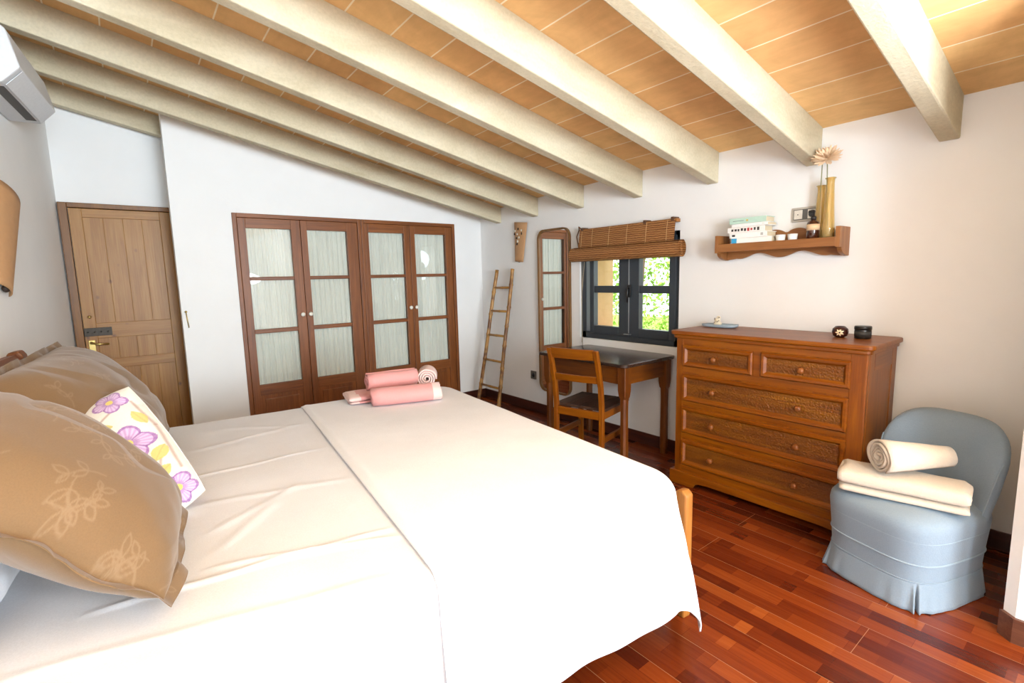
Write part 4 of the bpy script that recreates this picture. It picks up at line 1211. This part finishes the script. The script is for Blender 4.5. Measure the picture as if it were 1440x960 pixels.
# floral cushion
FLO = cloth('floral_cotton', '#f4efe6', 260, bk=.08, vcol=True)
fl_bg = hexc('#d3cfc7')
flowers = [(.150, .015, .062, .3), (.180, -.175, .050, 1.2), (.165, .180, .046, .8), (.0, -.04, .06, 2.0), (-.12, .11, .055, 1.0), (-.10, -.15, .05, .2)]
leaves = [(.195, -.050, .06, .018, .9), (.115, .095, .065, .016, -.2), (.175, -.110, .055, .018, .5), (.205, .09, .06, .013, 1.8), (.10, -.10, .05, .016, 2.2), (-.03, .06, .05, .016, .4)]
stems = [((.19, -.07), (.16, -.13)), ((.15, -.05), (.12, -.15)), ((.12, -.15), (.15, -.18)), ((.21, .16), (.222, .05)), ((.222, .05), (.215, -.12)), ((.16, .14), (.10, .10)), ((.10, .10), (.02, .13)), ((.02, .13), (-.08, .1)), ((0, -.1), (-.06, -.14))]
def flor(x, y, front):
    c = list(fl_bg[:3])
    def mixin(col, k):
        h = hexc(col); 
        for i in range(3): c[i] = c[i] * (1 - k) + h[i] * k
    x += .03
    for a, b in stems:
        d = seg_d((x, y), a, b)[0]
        if d < .0042: mixin('#9c7d70', .75 * (1 - d / .0042) ** .5)
    for cx, cy, L_, w, an in leaves:
        dx, dy = x - cx, y - cy; p = dx * cos(an) + dy * sin(an); q = -dx * sin(an) + dy * cos(an)
        e = (p / L_ * 2) ** 2
        if e < 1 and abs(q) < w * (1 - e): mixin('#bdb35c' if abs(q) > .002 else '#b3a552', .85)
    for cx, cy, r, ph in flowers:
        dx, dy = x - cx, y - cy; d = math.hypot(dx, dy); a = math.atan2(dy, dx)
        pr = r * (.72 + .28 * abs(cos(2.5 * a + ph)))
        if d < pr:
            t = d / pr
            mixin('#cdb0d2', .9)
            vein = .5 + .5 * sin(a * 24 + ph * 3)
            if t < .45: mixin('#74448a', .8 * (1 - t / .45) + .2)
            mixin('#8f5fa2', .5 * vein * (t > .3))
            if t > .86: mixin('#7d4d90', .65)
            if abs(cos(2.5 * a + ph)) < .18 and t > .3: mixin('#84588f', .7)
            if d < r * .2: mixin('#d9c06a', 1)
    return (c[0], c[1], c[2], 1)
N = 240; W2 = .40; H2 = .46
m = pillow(W2, H2, .27, N, 0, 8, -.03, wr=.008, cr=.03)
o = solo(m, 'cushion', 'white square cushion with purple flowers between the tan pillows', 'cushion', FLO, fixn=False)
paint(o, N, W2, H2, flor); 
ex, ey = Vector((.866, -.02, .494)).normalized(), Vector((-.424, .488, .763)).normalized()
ez = ex.cross(ey).normalized(); ey = ez.cross(ex)
o.matrix_world = Matrix.Translation(bedp(.335, .875, .752)) @ Matrix.Rotation(BR, 4, 'Z') @ Matrix((ex, ey, ez)).transposed().to_4x4()

# ------------------------------------------------------------------ coral towels on the bed
CORAL = cloth('coral_terry', '#e39f9b', 320, bk=.7); PALE = cloth('pale_coral_terry', '#efcdc6', 320, bk=.7)
ZB = .641
TR = []
m = spiral(MB(), .012, .066, 3.4, .40, .0155, 120, .80, .05, 9); m.xf(Matrix.Translation((-.20, 0, 0)))
o = solo(m, 'towel', 'coral folded towel nearest the camera on the bed foot, pale band at its right end', 'towel', [CORAL, PALE], group='coral towels on the bed', loc=(1.275, 2.655, ZB - .006), rot=(0, 0, math.radians(-19)))
for p in o.data.polygons:
    if p.center.x > .14: p.material_index = 1
m = folded(.42, .20, .05, 2, 1, soft=.012)
o = solo(m, 'towel', 'coral flat folded towel at the back of the pile, pale tip at its left', 'towel', [CORAL, PALE], group='coral towels on the bed', loc=(1.21, 2.86, ZB - .004), rot=(0, 0, math.radians(-10)))
for p in o.data.polygons:
    if p.center.x < -.15: p.material_index = 1
m = spiral(MB(), .010, .056, 3.4, .31, .0135, 110, .95, .05, 6)
solo(m, 'towel', 'coral rolled towel lying on top of the flat coral one', 'towel', CORAL, group='coral towels on the bed', loc=(1.13, 2.89, ZB + .05), rot=(0, 0, math.radians(-10)))
m = spiral(MB(), .010, .060, 3.6, .17, .0145, 120, 1.0, .04, 2)
solo(m, 'towel', 'pale pink rolled towel with its spiral end facing the camera', 'towel', PALE, group='coral towels on the bed', loc=(1.475, 2.77, ZB + .028), rot=(0, 0, math.radians(60)))

# ------------------------------------------------------------------ garden outside the window
gm, nt, b, L = newmat('lawn'); n = noise_tex(nt, coords(nt), 3, 5); L.new(ramp(nt, n, [(.3, hexc('#5d7a2c')), (.7, hexc('#8fae4a'))]), b.inputs['Base Color']); b.inputs['Roughness'].default_value = .95
solo(MB().box((XO + .1, -12, -2.9), (40, 40, -2.8)), 'ground', 'green garden ground below the window', 'ground', gm, kind='structure')
LEAF, nt, b, L = newmat('leaf_green'); n = noise_tex(nt, coords(nt), 2.2, 4); L.new(ramp(nt, n, [(.3, hexc('#5f8a26')), (.7, hexc('#9cc048'))]), b.inputs['Base Color']); b.inputs['Roughness'].default_value = .6
b.inputs['Transmission Weight'].default_value = 0; b.inputs['Subsurface Weight'].default_value = .0
tree = thing('garden_tree', 'leafy green tree seen through the window panes', 'tree', (9.2, 7.0, -2.8))
MB().tube([(0, 0, 0), (.1, .05, 1.6), (-.05, .1, 3.2), (.05, .0, 4.6)], [.2, .16, .12, .06], 10).build('trunk', plain('tree_bark', '#6b5238', .9, bumpk=.6, bscale=20), tree)
rnd = random.Random(11); m = MB()
for k in range(9000):
    while True:
        p = Vector((rnd.uniform(-1, 1), rnd.uniform(-1, 1), rnd.uniform(-1, 1)))
        if .35 < p.length < 1: break
    q = Vector((p.x * 1.5, p.y * 2.6, p.z * 2.2 + 4.2))
    if noise.noise(q * 1.1 + Vector((3, 0, 0))) < -.05: continue
    d = Vector((rnd.uniform(-1, 1), rnd.uniform(-1, 1), rnd.uniform(-1, .3))).normalized(); s = d.orthogonal().normalized()
    s = (Matrix.Rotation(rnd.uniform(0, 6.28), 3, d) @ s); l = rnd.uniform(.09, .17); w = l * .24; up = d.cross(s) * (l * .08)
    m.add([q, q + d * l * .5 + s * w - up, q + d * l, q + d * l * .5 - s * w - up, q + d * l * .5 + up], [(0, 1, 4), (1, 2, 4), (2, 3, 4), (3, 0, 4)])
m.build('foliage', LEAF, tree, fixn=False)

# ------------------------------------------------------------------ light
w = bpy.data.worlds.new('world'); scene.world = w; w.use_nodes = True
bg = w.node_tree.nodes['Background']; bg.inputs['Color'].default_value = (.93, .97, 1, 1); bg.inputs['Strength'].default_value = 2.2
def lamp(name, kind, loc, rot, energy, color=(1, 1, 1), **kw):
    d = bpy.data.lights.new(name, kind); d.energy = energy; d.color = color
    for k, v in kw.items(): setattr(d, k, v)
    o = bpy.data.objects.new(name, d); COL.objects.link(o); o.location = loc; o.rotation_euler = rot
    return o
lamp('sun', 'SUN', (0, 0, 10), (math.radians(38), 0, math.radians(-110)), 9.0, (1, .96, .88), angle=.02)
# area light added in the rear opening, standing in for daylight behind the camera
lamp('rear_daylight_fill', 'AREA', ((OX0 + OX1) / 2, YN - .02, (OZ0 + OZ1) / 2), (PI / 2, 0, 0), 270, (.74, .89, 1), shape='RECTANGLE', size=OX1 - OX0 - .05, size_y=OZ1 - OZ0 - .05)
# unseen fill lights, added: one washes the ceiling, one brightens the bed from above
lamp('ceiling_fill', 'AREA', (1.5, -1.0, 1.45), (PI * .92, 0, 0), 92, (.85, .93, 1), shape='DISK', size=1.2)
lamp('overhead_fill', 'POINT', (.75, -1.4, 1.8), (0, 0, 0), 135, (.76, .89, 1), shadow_soft_size=.22)
vs_ = scene.view_settings
scene.display_settings.display_device = 'sRGB'
vs_.view_transform = 'Standard'; vs_.look = 'None'; vs_.gamma = 1; vs_.exposure = .45; vs_.use_curve_mapping = False
